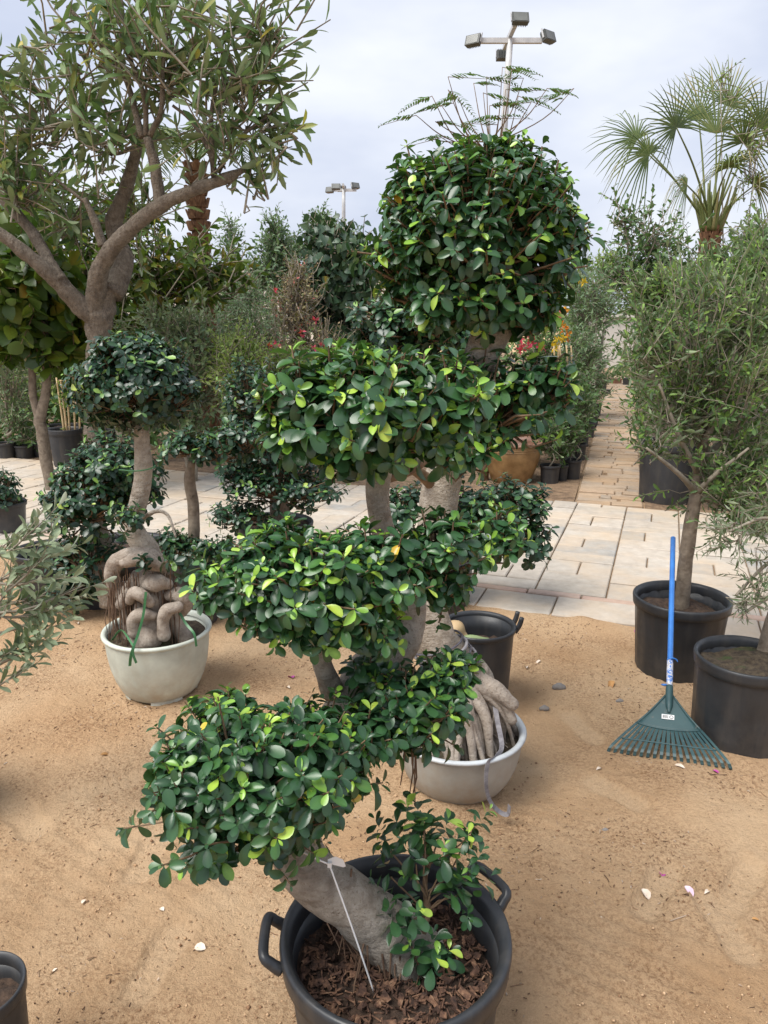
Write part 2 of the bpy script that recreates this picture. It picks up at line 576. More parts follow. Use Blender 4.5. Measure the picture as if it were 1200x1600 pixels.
# ------------------------------------------------------------------ leaves
def leaf_tpl(widths, cols=2, fold=.12, curl=.18, cup=0.0):
    """leaf along +Y (length 1), upper side +Z; cols=2 folds it along the midrib"""
    rows = len(widths)
    V, Fc = [], []
    xs = [-1, 0, 1] if cols == 2 else [-1, 1]
    for i, (t, wd) in enumerate(widths):
        for x in xs:
            V.append((x * wd, t, fold * abs(x) * wd * 2 - curl * t * t + cup * t))
    c = len(xs)
    for i in range(rows - 1):
        for j in range(c - 1):
            a = i * c + j
            Fc.append((a, a + 1, a + c + 1, a + c))
    return np.array(V), np.array(Fc)


T_FICUS = leaf_tpl([(0, .012), (.10, .035), (.25, .15), (.45, .235), (.66, .275), (.84, .235), (.95, .13), (1, .015)], 2, .13, .2)
FW = [(0, .012), (.10, .035), (.25, .15), (.45, .235), (.66, .275), (.84, .235), (.95, .13), (1, .015)]
FN = [(0, .012), (.10, .03), (.25, .11), (.45, .19), (.66, .235), (.84, .19), (.95, .10), (1, .012)]
T_FICUS = [leaf_tpl(FW, 2, .10, .12), leaf_tpl(FW, 2, .30, .30), leaf_tpl(FN, 2, .18, -.10, -.05), leaf_tpl(FN, 2, .40, .42), leaf_tpl(FW, 2, -.06, .30)]
T_FICUS_S = leaf_tpl([(0, .02), (.25, .15), (.62, .275), (.88, .2), (1, .02)], 2, .13, .2)
T_OBLONG = leaf_tpl([(0, .01), (.2, .07), (.5, .125), (.8, .105), (1, .012)], 2, .2, .15)
T_OLIVE = leaf_tpl([(0, .01), (.45, .115), (1, .01)], 2, .25, .1)
T_OLIVE2 = leaf_tpl([(0, .01), (.3, .11), (.65, .165), (.88, .11), (1, .01)], 2, .25, .12)
T_BROAD = leaf_tpl([(0, .02), (.2, .28), (.5, .4), (.8, .3), (1, .03)], 2, .12, .3)
T_HEART = leaf_tpl([(0, .06), (.2, .40), (.5, .38), (1, .03)], 2, .12, .3)
T_BUSH = leaf_tpl([(0, .02), (.5, .22), (1, .02)], 2, .2, .2)
T_PINNA = leaf_tpl([(0, .07), (.5, .15), (1, .04)], 1, 0, .1)


def frames(D, Nn):
    D = nrm(D)
    X = nrm(np.cross(D, Nn))
    Z = np.cross(X, D)
    return np.stack([X, D, Z], axis=2)          # columns


def foliage(parent, tpl, pos, D, Nn, L, tone, mat, name='leaves', n_parts=0, part_name='leaf', bins=9):
    """leaves from one shape or a list of shapes; the n_parts that show largest are objects of their own"""
    tpls = tpl if isinstance(tpl, list) else [tpl]
    tVs, tF = np.stack([q[0] for q in tpls]), tpls[0][1]
    var = rng.integers(0, len(tpls), len(pos))
    fr = frames(D, Nn)
    keep = np.ones(len(pos), bool)
    rib = (np.abs(tVs[0][:, 0]) < .004) * .07 - .05 * tVs[0][:, 1]
    if n_parts:
        px, py, ax = project(pos + D * L[:, None] * .5)
        ok = (px > 0) & (px < 1200) & (py > 0) & (py < 1600)
        view = nrm(np.array([0, 0, CAM_H]) - pos)
        facing = np.abs((nrm(Nn) * view).sum(1))
        cell = max(float(np.mean(L / ax)) * F * .45, 3)
        key = (px // cell).astype(int) * 4000 + (py // cell).astype(int)
        seen = set()
        vis = np.zeros(len(pos), bool)
        for i in np.argsort(ax):
            if ok[i] and key[i] not in seen:
                seen.add(key[i])
                vis[i] = True
        score = np.where(vis, (L / ax) ** 2 * (.25 + facing), 0)
        pick = np.argsort(-score)[:n_parts]
        pick = pick[score[pick] > 0]
        keep[pick] = False
        meshes = {}
        pl = np.array(parent.location)
        for i in pick:
            b = (int(min(bins - 1, tone[i] * bins)), int(var[i]))
            if b not in meshes:
                me = bpy.data.meshes.new(part_name)
                me.from_pydata(tVs[b[1]].tolist(), [], tF.tolist())
                a = me.attributes.new('tone', 'FLOAT', 'POINT')
                a.data.foreach_set('value', np.clip(((b[0] + .5) / bins if b[0] < bins - 1 else tone[i]) + rib, 0, 1).astype(np.float32))
                me.polygons.foreach_set('use_smooth', np.ones(len(me.polygons), bool))
                me.materials.append(MAT[mat])
                meshes[b] = me
            o = bpy.data.objects.new(part_name, meshes[b])
            col.objects.link(o)
            o.parent = parent
            m = np.eye(4)
            m[:3, :3] = fr[i] * L[i]
            m[:3, 3] = pos[i] - pl
            o.matrix_local = Matrix(m.tolist())
    pos, fr, L, tone, var = pos[keep], fr[keep], L[keep], tone[keep], var[keep]
    V = np.einsum('nij,nmj->nmi', fr * L[:, None, None], tVs[var]) + pos[:, None]
    m = tVs.shape[1]
    Fc = (tF[None] + (np.arange(len(pos)) * m)[:, None, None]).reshape(-1, tF.shape[1])
    o = mk(name, rel(parent, V.reshape(-1, 3)), Fc, mat, parent, np.clip((tone[:, None] + rib[None]).ravel(), 0, 1))
    o['kind'] = 'stuff'
    return o


def rand_dirs(n, under=.25):
    out = []
    while len(out) < n:
        d = nrm(rng.normal(size=(n * 2, 3)))
        ok = (d[:, 2] > -.15) | (rng.random(len(d)) < under)
        out += list(d[ok])
    return np.array(out[:n])


def basis(A):
    h = np.where(np.abs(A[:, 2:3]) < .9, np.array([[0, 0, 1.0]]), np.array([[1.0, 0, 0]]))
    U = nrm(np.cross(A, h))
    return U, np.cross(A, U)


def shoots(B, A, k, L, stem, young=.5, droop=.12, open0=105, dark=.32, yellow=.0018):
    """rosette shoots: k leaves spiralling up each stem, big dark ones below, small lime ones at the tip"""
    N = len(B)
    U, W = basis(A)
    i = np.arange(k)
    f = i / (k - 1)
    az = rng.random((N, 1)) * 6.28 + i * 2.4 + rng.normal(size=(N, k)) * .25
    th = np.radians(open0 - 66 * f ** 1.3 + rng.normal(size=(N, k)) * 13)
    size = rng.uniform(.82, 1.08, (N, 1)) * (.80 + .28 * np.sin(f * 2.6) - .58 * f ** 3) * rng.uniform(.72, 1.06, (N, k)) * L
    r = np.cos(az)[..., None] * U[:, None] + np.sin(az)[..., None] * W[:, None]
    ax = A[:, None]
    D = np.cos(th)[..., None] * ax + np.sin(th)[..., None] * r
    Nn = np.sin(th)[..., None] * ax - np.cos(th)[..., None] * r
    D = D + np.array([0, 0, -droop]) + rng.normal(size=D.shape) * .08
    Nn = Nn + rng.normal(size=Nn.shape) * .16 + np.array([0, 0, .3])
    pos = B[:, None] + ax * (f[:, None] * stem * rng.uniform(.7, 1.3, (N, 1, 1)))
    tone = rng.uniform(0, dark, (N, k)) + rng.uniform(-.06, .10, (N, 1))
    yg = rng.random((N, 1)) < young
    tip = (i >= k - 3)[None] & yg
    tone = np.where(tip, rng.uniform(.42, .9, (N, k)), tone)
    tone = np.where((i == k - 4)[None] & yg, rng.uniform(.25, .45, (N, k)), tone)
    tone = np.where(rng.random((N, k)) < yellow, 1.0, tone)
    sh = lambda a: a.reshape(-1, a.shape[-1])
    return sh(pos), nrm(sh(D)), nrm(sh(Nn)), size.ravel(), np.clip(tone, 0, 1).ravel()


def sprays(B, A, k, L, length, ang=48, tones=(0, .7), jitter=.25, droop=.1, up=.3):
    """leafy twigs: k leaves alternating along each stem"""
    N = len(B)
    U, W = basis(A)
    i = np.arange(k)
    f = (i + .5) / k
    az = rng.random((N, 1)) * 6.28 + i * 2.6 + rng.normal(size=(N, k)) * .4
    th = np.radians(ang * (1.15 - .5 * f) + rng.normal(size=(N, k)) * 12)
    size = L * rng.uniform(.65, 1.15, (N, k)) * (1.05 - .3 * f)
    r = np.cos(az)[..., None] * U[:, None] + np.sin(az)[..., None] * W[:, None]
    ax = A[:, None]
    D = np.cos(th)[..., None] * ax + np.sin(th)[..., None] * r + np.array([0, 0, -droop])
    Nn = np.sin(th)[..., None] * ax - np.cos(th)[..., None] * r + rng.normal(size=D.shape) * jitter + np.array([0, 0, up])
    pos = B[:, None] + ax * (f[:, None] * np.broadcast_to(np.asarray(length), (N,))[:, None, None])
    tone = rng.uniform(tones[0], tones[1], (N, k)) + rng.uniform(-.12, .12, (N, 1))
    sh = lambda a: a.reshape(-1, a.shape[-1])
    return sh(pos), nrm(sh(D)), nrm(sh(Nn)), size.ravel(), np.clip(tone, 0, 1).ravel()


def cat5(lst):
    return [np.concatenate([q[i] for q in lst]) for i in range(5)]


def lobe_points(c, rad, n, inner=.25, under=.25, lump=.24, up=.85, wild=.26):
    d = rand_dirs(n, under)
    c, rad = np.asarray(c), np.asarray(rad)
    lp = np.array([noise.noise(Vector(q * 2.2 + c * 3)) for q in d])
    fac = np.where(rng.random(n) < inner, rng.uniform(.4, .8, n), rng.uniform(.80, 1.05, n) + (rng.random(n) < .12) * rng.uniform(.05, .26, n)) * (1 + lump * 2 * lp)
    B = c + d * rad * fac[:, None]
    A = nrm(nrm(d / rad) + np.array([0, 0, up]) + rng.normal(size=(n, 3)) * wild)
    return B, A


def px_lobe(px, py, rx, ry, Y, depth=1.0):
    return P(px, py, Y), np.array([M(rx, py, Y), M(rx, py, Y) * depth, M(ry, py, Y)])


def ficus_pads(parent, lobes, k, L, stem, mat='ficus', n_parts=0, tpl=None, young=.5, twig_r=.003, twig_mat='twig', under=.25, dark=.32, droop=.12, up=.85):
    """lobes: (px, py, rx, ry, Y, depth, n_shoots)"""
    acc, tA, tB = [], [], []
    for (px, py, rx, ry, Y, dp, n) in lobes:
        c, rad = px_lobe(px, py, rx, ry, Y, dp)
        ins = max(.2, 1 - L * .55 / min(rad[0], rad[2]))
        B, A = lobe_points(c, rad * ins, n, under=under, up=up, lump=.24 if up > .5 else .12)
        acc.append(shoots(B, A, k, L, stem, young, droop, dark=dark))
        hub = c + np.array([0, 0, -rad[2] * .45])
        tA.append(hub + (B - hub) * rng.uniform(.15, .5, (n, 1)))
        tB.append(B + A * stem)
    pos, D, Nn, Ls, tone = cat5(acc)
    foliage(parent, tpl or T_FICUS_S, pos, D, Nn, Ls, tone, mat, 'leaves', n_parts)
    A_, B_ = np.vstack(tA), np.vstack(tB)
    v, f = sticks(A_, B_, twig_r * 1.8, twig_r * .7, rng.normal(size=A_.shape) * twig_r * 4)
    o = mk('twigs', rel(parent, v), f, twig_mat, parent)
    o['kind'] = 'stuff'


def limb(parent, pts, rad, name='limb', mat='ficus_bark', seg=14, sub=7, amp=.12, freq=9, rounded=False):
    """pts: (px, py, Y); rad in photo pixels at that point"""
    p = [P(*q) for q in pts]
    r = [M(a, q[1], q[2]) for a, q in zip(rad, pts)]
    v, f = tube(p, r, seg, sub, amp, freq, rounded)
    return mk(name, rel(parent, v), f, mat, parent)


def pot(label, loc, r, h, rb=None, mat='black', soil='soil', soil_z=.82, handles=None, flute=.004, group=None, name='plant_pot', rim_h=None, seg=64, cat='pot', nfl=18):
    t = thing(name, label, cat, loc, group)
    rb = rb or r * .8
    rim_h = rim_h or h * .14
    th = r * .035
    zr = h - rim_h
    rr = lambda z: rb + (r * .955 - rb) * z / h
    prof = [(rb * .92, .0), (rb, .006), (rr(h * .04), h * .04)] + [(rr(z), z) for z in np.linspace(h * .06, zr - .002, 8)]
    inner = [(rr(z) - th, z) for z in np.linspace(zr, h * .1, 6)] + [(0.001, h * .1)]
    v, f = lathe(prof + [(rr(zr), zr)] + inner, seg, flute, nfl)
    mk('wall', v, f, mat, t)
    rp = [(rr(zr) + .001, zr - .004), (r * .995, zr), (r * 1.0, zr + rim_h * .3), (r * 1.012, h - rim_h * .25), (r * 1.005, h - .003), (r * .985, h), (r * .955, h - .001), (rr(h) - th - .004, h - rim_h * .35), (rr(zr) - th * .9, zr - .002)]
    v, f = lathe(rp, seg)
    mk('rim', v, f, mat, t)
    # soil with a lumpy top
    n = 26
    sz = h * soil_z
    V, Fc = [(0, 0, sz)], []
    for i in range(1, n // 2):
        q = (rr(sz) - th * .45) * i / (n // 2 - 1)
        for j in range(40):
            a = 2 * math.pi * j / 40
            x, y = q * math.cos(a), q * math.sin(a)
            V.append((x, y, sz + .035 * r / .2 * noise.noise(Vector((x * 9 + loc[0], y * 9, loc[1]))) + .012 * noise.noise(Vector((x * 40, y * 40, 1)))))
    for j in range(40):
        Fc.append((0, 1 + j, 1 + (j + 1) % 40))
    for i in range(n // 2 - 2):
        for j in range(40):
            a, b = 1 + i * 40 + j, 1 + i * 40 + (j + 1) % 40
            Fc.append((a, a + 40, b + 40, b))
    mk('soil', V, Fc, soil, t)
    if handles:
        for az in handles:
            d = np.array([math.cos(az), math.sin(az), 0])
            s = np.array([-math.sin(az), math.cos(az), 0])
            zc = h - rim_h * .6
            q = r * .115 / .2 * .2
            pp = [d * (r * .98) + s * .24 * r + [0, 0, zc], d * (r * 1.06) + s * .235 * r + [0, 0, zc + .06 * r], d * (r * 1.13) + s * .19 * r + [0, 0, zc + .13 * r],
                  d * (r * 1.13) - s * .19 * r + [0, 0, zc + .13 * r], d * (r * 1.06) - s * .235 * r + [0, 0, zc + .06 * r], d * (r * .98) - s * .24 * r + [0, 0, zc]]
            v, f = tube(pp, [.055 * r, .05 * r, .045 * r, .045 * r, .05 * r, .055 * r], 10, 5)
            mk('handle', v, f, mat, t)
    return t


def bowl(label, loc, r, h, mat, soil='mosssoil', soil_z=.84, rim_mat=None, name='bonsai_bowl', feet=0, seg=72):
    t = thing(name, label, 'bowl', loc)
    g = [(.0, .60), (.03, .66), (.10, .73), (.25, .82), (.45, .895), (.65, .935), (.85, .955), (.93, .962)]
    prof = [(r * .25, h * .02)] + [(r * b, h * (.03 + a)) for a, b in g]
    inner = [(r * .93, h * .97), (r * .90, h * .7), (r * .7, h * .3), (.001, h * .25)]
    v, f = lathe(prof + inner, seg)
    mk('wall', v, f, mat, t)
    v, f = lathe([(r * .955, h * .925), (r * 1.0, h * .945), (r * 1.015, h * .97), (r * 1.0, h * .995), (r * .96, h), (r * .925, h * .985), (r * .905, h * .93)], seg)
    mk('rim', v, f, rim_mat or mat, t)
    for k in range(feet):
        a = 2 * math.pi * k / feet - 1.15
        V, Fc = [], []
        for j in range(9):
            b = a + (j - 4) * .11
            for rr_, z in ((r * .67, h * .085), (r * .69, 0), (r * .58, 0), (r * .56, h * .06)):
                V.append((rr_ * math.cos(b), rr_ * math.sin(b), z))
        for j in range(8):
            for q in range(4):
                Fc.append((j * 4 + q, j * 4 + (q + 1) % 4, j * 4 + 4 + (q + 1) % 4, j * 4 + 4 + q))
        Fc += [(0, 3, 2, 1), (32, 33, 34, 35)]
        mk('foot', V, Fc, mat, t, smooth=False)
    V, Fc, n = [(0, 0, h * soil_z + .02)], [], 14
    for i in range(1, n):
        q = r * .905 * i / (n - 1)
        for j in range(48):
            a = 2 * math.pi * j / 48
            x, y = q * math.cos(a), q * math.sin(a)
            V.append((x, y, h * soil_z + .02 * (1 - i / (n - 1)) + .03 * noise.noise(Vector((x * 12, y * 12, loc[0])))))
    for j in range(48):
        Fc.append((0, 1 + j, 1 + (j + 1) % 48))
    for i in range(n - 2):
        for j in range(48):
            a, b = 1 + i * 48 + j, 1 + i * 48 + (j + 1) % 48
            Fc.append((a, a + 48, b + 48, b))
    mk('soil', V, Fc, soil, t)
    return t


# ------------------------------------------------------------------ the ground
YAW = R(20)
LONG = np.array([math.sin(YAW), math.cos(YAW)])        # away, along the path
LAT = np.array([math.cos(YAW), -math.sin(YAW)])        # along the plaza's front edge, to the right
O2 = G(806, 962)[:2]
PLAZA_D = float((G(900, 790)[:2] - O2) @ LONG)

FOOT = [  # photo px of prints: (heel), (toe), half width m
    ((215, 1560), (275, 1465), .050), ((222, 1360), (245, 1320), .05), ((1165, 1500), (1105, 1410), .05), ((1010, 1425), (1040, 1375), .048),
    ((1140, 1420), (1170, 1370), .05), ((985, 1255), (940, 1230), .05), ((60, 1310), (20, 1260), .055), ((130, 1240), (190, 1225), .05), ((890, 1120), (930, 1160), .045)]
FEET = [(G(*a)[:2], G(*b)[:2], wd) for a, b, wd in FOOT]


def ground_z(x, y):
    """sand height; flat under the paving"""
    s = (np.stack([x, y], -1) - O2) @ LONG
    k = np.clip((-s - .02) / .5, 0, 1)
    k = k * k * (3 - 2 * k)
    return s, k


xs = np.concatenate([-np.geomspace(400, 3.0, 26), np.arange(-2.9, -1.3, .014), np.arange(-1.3, 1.75, .0095), np.arange(1.76, 2.6, .014), np.geomspace(2.7, 400, 26)])
ys = np.concatenate([-np.geomspace(400, .5, 16), np.arange(0, 1.1, .1), np.arange(1.1, 2.75, .0095), np.arange(2.76, 4.9, .014), np.geomspace(5.0, 900, 40)])
X, Yg = np.meshgrid(xs, ys)
s_, k_ = ground_z(X, Yg)
Z = np.zeros_like(X)
near = (np.abs(X) < 3.2) & (Yg > .9) & (Yg < 5.2)
idx = np.argwhere(near)
fx, fy = X[near], Yg[near]
zz = np.array([.030 * noise.noise(Vector((a * 1.3, b * 1.3, 3))) + .012 * noise.noise(Vector((a * 4.1, b * 4.1, 7))) + .0045 * noise.noise(Vector((a * 13, b * 13, 1)))
               + .0046 * noise.noise(Vector((a * 30, b * 30, 5))) + .004 * max(0, noise.noise(Vector((a * 62, b * 62, 2)))) for a, b in zip(fx, fy)])
# rake furrows in the near right corner and in front of the pots
fur = np.sin((fx * .55 + fy * .83) * 2 * math.pi / .055) * .0042
reg = np.exp(-((fx - .55) / .35) ** 2 - ((fy - 1.62) / .28) ** 2) + np.exp(-((fx + .75) / .35) ** 2 - ((fy - 1.95) / .25) ** 2) + .8 * np.exp(-((fx - .45) / .3) ** 2 - ((fy - 2.15) / .15) ** 2)
zz += fur * np.clip(reg, 0, 1)
packed = np.zeros_like(zz)
for a, b, wd in FEET:
    d = b - a
    ln = np.linalg.norm(d)
    d = d / ln
    c = (a + b) / 2
    ln = max(ln, .26)
    u = (fx - c[0]) * d[0] + (fy - c[1]) * d[1]
    v = -(fx - c[0]) * d[1] + (fy - c[1]) * d[0]
    wl = wd * (1 - .22 * np.exp(-((u + ln * .08) / .05) ** 2))
    q = (np.abs(u / (ln / 2)) ** 4 + np.abs(v / wl) ** 3)
    dep = 1 / (1 + q ** 5)
    packed = np.maximum(packed, dep * .55)
    tread = np.where(dep > .35, .0022 * np.sign(np.sin(u * 2 * math.pi / .034)), 0)
    zz = zz * (1 - dep * .75) + dep * (-.008 + tread * 1.3) + .004 * np.exp(-((q - 2.0) / .8) ** 2)
for (c_, rb_) in ((G(618, 1465, .38), .19), (G(717, 1135, .215), .15), (G(246, 988, .285), .15), (G(1066, 931, .37), .175), (G(1165, 1020, .37), .17), (G(748, 975, .36), .13)):
    dd_ = np.hypot(fx - c_[0], fy - c_[1])
    zz += .012 * np.exp(-((dd_ - rb_ - .02) / .045) ** 2)
s2, k2 = ground_z(fx, fy)
drift = np.array([noise.noise(Vector((a * 3.1, b * 3.1, 21))) + .5 * noise.noise(Vector((a * 9, b * 9, 22))) for a, b in zip(fx, fy)])
zz = zz * k2 + (.026 + .016 * drift) * np.exp(-((s2 - .0) / .11) ** 2)
Z[near] = zz + .010 * k2
V = np.stack([X, Yg, Z], -1).reshape(-1, 3)
nx, ny = len(xs), len(ys)
ii, jj = np.meshgrid(np.arange(ny - 1), np.arange(nx - 1), indexing='ij')
q0 = (ii * nx + jj).ravel()
Fc = np.stack([q0, q0 + 1, q0 + nx + 1, q0 + nx], 1)
TN = np.zeros_like(X)
TN[near] = packed
ground = struct(mk('ground', V, Fc, 'sand', None, TN.ravel()))
ground['label'] = 'dry sandy nursery ground with shoe prints'


def gz(x, y):
    i = int(np.clip(np.searchsorted(xs, x), 0, nx - 1))
    j = int(np.clip(np.searchsorted(ys, y), 0, ny - 1))
    return float(Z[j, i])


# ------------------------------------------------------------------ paving
def P2(a, s):
    return O2 + LAT * a + LONG * s


def slab(a0, a1, s0, s1, z0, z1, tilt=0.0):
    """a stone with chipped-off (chamfered) edges, in plaza coordinates"""
    c = P2((a0 + a1) / 2, (s0 + s1) / 2)
    ha, hs, e = (a1 - a0) / 2, (s1 - s0) / 2, .006
    V = []
    for z, q in ((z0, 0), (z1 - e, 0), (z1, e)):
        for sa, ss in ((-1, -1), (1, -1), (1, 1), (-1, 1)):
            p = LAT * sa * (ha - q) + LONG * ss * (hs - q)
            V.append((p[0], p[1], z + tilt * sa))
    Fc = []
    for i in range(2):
        for j in range(4):
            Fc.append((i * 4 + j, i * 4 + (j + 1) % 4, i * 4 + 4 + (j + 1) % 4, i * 4 + 4 + j))
    Fc.append((8, 9, 10, 11))
    return np.array(V), Fc, c


bed_v = np.array([[*P2(a, s), z] for z in (-.05, .012) for a, s in ((-14, 0), (6, 0), (6, PLAZA_D), (-14, PLAZA_D))])
pave = struct(mk('pavement', bed_v, [(4, 5, 6, 7), (0, 4, 7, 3), (0, 1, 5, 4), (1, 2, 6, 5), (2, 3, 7, 6)], 'bed', smooth=False))
pave['label'] = 'band of pale stone pavers crossing the nursery'

stones = []
g_ = .0045
a = -13.9
while a < 5.9:          # large front slabs, then a thin pink band
    wd = random.uniform(.42, .62)
    stones.append((a + g_, min(a + wd, 5.95) - g_, .01, .30, 'paver'))
    a += wd
a = -13.9
while a < 5.9:
    wd = random.uniform(.30, .40)
    stones.append((a + g_, min(a + wd, 5.95) - g_, .30 + g_ * 2, .375, 'pinkpaver'))
    a += wd
cw = .41
ncol = int(19.8 / cw)
for c in range(ncol):
    a0 = -13.9 + c * cw
    s = .39 - random.uniform(0, .12)
    s = max(s, .385)
    k = random.randrange(3)
    while s < PLAZA_D - .05:
        if k % 3 == 0:
            hh = min(random.choice((.24, .27)), PLAZA_D - s)
            m_ = cw * random.choice((.5, .5, .42, .58))
            stones.append((a0 + g_, a0 + m_ - g_, s + g_, s + hh - g_, 'paver'))
            stones.append((a0 + m_ + g_, a0 + cw - g_, s + g_, s + hh - g_, 'paver'))
        else:
            hh = min(random.choice((.16, .18, .2)), PLAZA_D - s)
            stones.append((a0 + g_, a0 + cw - g_, s + g_, s + hh - g_, 'paver'))
        s += hh
        k += 1
info = []
for st in stones:
    c = P2((st[0] + st[1]) / 2, (st[2] + st[3]) / 2)
    px, py, ax = project(np.array([[c[0], c[1], .03]]))
    if st[1] - st[0] < .03 or st[3] - st[2] < .02:
        continue
    inview = -60 < px[0] < 1260 and py[0] < 1600
    hid = (px[0] < 880 and 560 < px[0])          # behind the bonsai
    info.append((0 if inview and not hid else 1 if inview else 2, ax[0], st))
info.sort(key=lambda q: (q[0], q[1]))
rest = {'paver': [], 'pinkpaver': []}
for n, (vis, ax, st) in enumerate(info):
    zt = .030 + random.uniform(-.005, .005)
    v, f, c = slab(*st[:4], .0, zt, random.uniform(-.0015, .0015))
    if n < 290 and vis < 2:
        mk('paver', v, f, st[4], pave, np.full(12, 0.0), False, (c[0], c[1], 0))
    else:
        rest[st[4]].append((v + [c[0], c[1], 0], f))
for kx, lst in rest.items():
    if lst:
        v, f = join(lst)
        o = mk('pavers', v, f, kx, pave, np.repeat(rng.random(len(lst)), 12), False)
        o['kind'] = 'stuff'

MAT['mulch'] = surf('planting_bed_soil', (.13, .082, .05), (.30, .20, .12), 14, .95, 1.0, 40, .03, c3=(.36, .24, .145), s3=1.2, lo3=.5, hi3=.7)
for a0, a1 in ((-40, float((G(953, 788)[:2] - O2) @ LAT) - .295), (float((G(953, 788)[:2] - O2) @ LAT) + .295, 30)):
    nn0, nn1 = 40, 30
    V, Fc = [], []
    for i in range(nn0 + 1):
        for j in range(nn1 + 1):
            s_0 = PLAZA_D + .01 + 26 * (j / nn1) ** 2
            sh = (s_0 - PLAZA_D) * math.tan(R(-3))
            q = P2(a0 + (a1 - a0) * i / nn0 + sh, s_0)
            V.append((q[0], q[1], .006 + (.03 * abs(noise.noise(Vector((q[0] * 2, q[1] * 2, 0)))) if 0 < j else 0)))
    for i in range(nn0):
        for j in range(nn1):
            p_ = i * (nn1 + 1) + j
            Fc.append((p_, p_ + nn1 + 1, p_ + nn1 + 2, p_ + 1))
    bd = struct(mk('planting_bed', V, Fc, 'mulch'))
    bd['label'] = 'bare earth bed beyond the paving ' + ('left of the path' if a0 < -30 else 'right of the path')

# the narrow path that leads away between the plants
p0 = G(953, 788)[:2]
pa = float((p0 - O2) @ LAT)
PD = np.array([math.sin(R(17)), math.cos(R(17))])
PR = np.array([math.cos(R(17)), -math.sin(R(17))])
start = P2(pa, PLAZA_D + .01)
bv = np.array([[*(start + PR * a + PD * s), z] for z in (-.05, .004) for a, s in ((-.29, 0), (.29, 0), (.29, 34), (-.29, 34))])
path = struct(mk('path', bv, [(4, 5, 6, 7), (0, 4, 7, 3), (0, 1, 5, 4), (1, 2, 6, 5), (2, 3, 7, 6)], 'bed', smooth=False))
path['label'] = 'narrow stone path leading away between plants'
s, n, far = .02, 0, []
LAT0, LONG0, O20 = LAT, LONG, O2
LAT, LONG, O2 = PR, PD, start
while s < 33:
    d = random.uniform(.085, .15)
    cuts = sorted([-.28, .28] + [random.uniform(-.16, .16)] + ([random.uniform(-.1, .25)] if random.random() < .3 else []))
    for a0, a1 in zip(cuts[:-1], cuts[1:]):
        if a1 - a0 < .06:
            continue
        v, f, c = slab(a0 + .005, a1 - .005, s + .007, s + d - .007, 0, .024 + random.uniform(-.006, .007), random.uniform(-.004, .004))
        if n < 150:
            mk('stone', v, f, 'pathstone', path, np.zeros(12), False, (c[0], c[1], 0))
        else:
            far.append((v + [c[0], c[1], 0], f))
        n += 1
    s += d
v, f = join(far)
mk('stones', v, f, 'pathstone', path, np.repeat(rng.random(len(far)), 12), False)['kind'] = 'stuff'
LAT, LONG, O2 = LAT0, LONG0, O20

# ================================================================== FOREGROUND BONSAI
pc = G(618, 1465, .38)
pot_loc = (pc[0], pc[1], gz(pc[0], pc[1]) - .004)
fp = pot('large black plastic pot with two loop handles holding the nearest bonsai', pot_loc, .234, .385, .19, 'black', 'soil', .72, handles=(R(35), R(183)), flute=0, rim_h=.05)
# bark chips on its soil
soil = [c for c in fp.children if c.name.startswith('soil')][0]
chipm = []
for k in range(6):
    v, f = box((0, 0, 0), (random.uniform(.010, .024), random.uniform(.004, .008), random.uniform(.0015, .003)))
    v = v + rng.normal(size=v.shape) * .0016
    me = bpy.data.meshes.new('bark_chip')
    me.from_pydata(v.tolist(), [], f)
    me.materials.append(MAT['chip'])
    chipm.append(me)
for k in range(300):
    q, a = .195 * math.sqrt(random.random()), random.random() * 6.28
    o = bpy.data.objects.new('bark_chip', random.choice(chipm))
    col.objects.link(o)
    o.parent = soil
    x, y = q * math.cos(a), q * math.sin(a)
    o.location = (x, y, .385 * .72 + .041 * noise.noise(Vector((x * 9 + pot_loc[0], y * 9, pot_loc[1]))) + random.uniform(.009, .018))
    o.rotation_euler = (random.uniform(-.5, .5), random.uniform(-.5, .5), random.random() * 6.28)
    s = random.uniform(.7, 1.5)
    o.scale = (s, s, s)
n_ = 900
q = .20 * np.sqrt(rng.random(n_))
an = rng.random(n_) * 6.28
cx_, cy_ = q * np.cos(an), q * np.sin(an)
cz_ = np.array([.385 * .72 + .041 * noise.noise(Vector((x * 9 + pot_loc[0], y * 9, pot_loc[1]))) for x, y in zip(cx_, cy_)]) + rng.uniform(.004, .013, n_)
an = rng.random(n_) * 6.28
hl = rng.uniform(.004, .013, n_)
dd = np.stack([np.cos(an) * hl, np.sin(an) * hl, rng.normal(size=n_) * .003], 1)
cc_ = np.stack([cx_, cy_, cz_], 1)
v, f = sticks(cc_ - dd, cc_ + dd, .0024, .0018, None, 4)
mk('bark_crumbs', v, f, 'chip', soil)['kind'] = 'stuff'

bt = thing('ficus_bonsai', 'nearest S-shaped ficus bonsai with layered leaf pads, growing in the handled pot', 'bonsai', P(640, 1500, 1.36))
limb(bt, [(655, 1528, 1.38), (638, 1490, 1.36), (600, 1455, 1.35), (545, 1405, 1.33), (492, 1372, 1.33), (463, 1325, 1.35), (470, 1260, 1.38), (510, 1180, 1.44), (545, 1110, 1.50), (580, 1055, 1.55),
          (625, 1005, 1.60), (640, 950, 1.64), (625, 890, 1.68), (600, 835, 1.70), (590, 780, 1.70), (592, 735, 1.70), (600, 690, 1.70)],
     [62, 55, 47, 43, 42, 40, 40, 40, 40, 40, 30, 26, 22, 19, 18, 20, 16], 'trunk', 'ficus_bark', 20, 9, .10, 14)
limb(bt, [(520, 1080, 1.50), (505, 1040, 1.46), (490, 990, 1.43), (470, 940, 1.42)], [18, 15, 12, 8], 'limb', amp=.15)
limb(bt, [(470, 1260, 1.38), (420, 1240, 1.30), (360, 1220, 1.24), (310, 1210, 1.20)], [24, 18, 12, 6], 'limb', amp=.15)
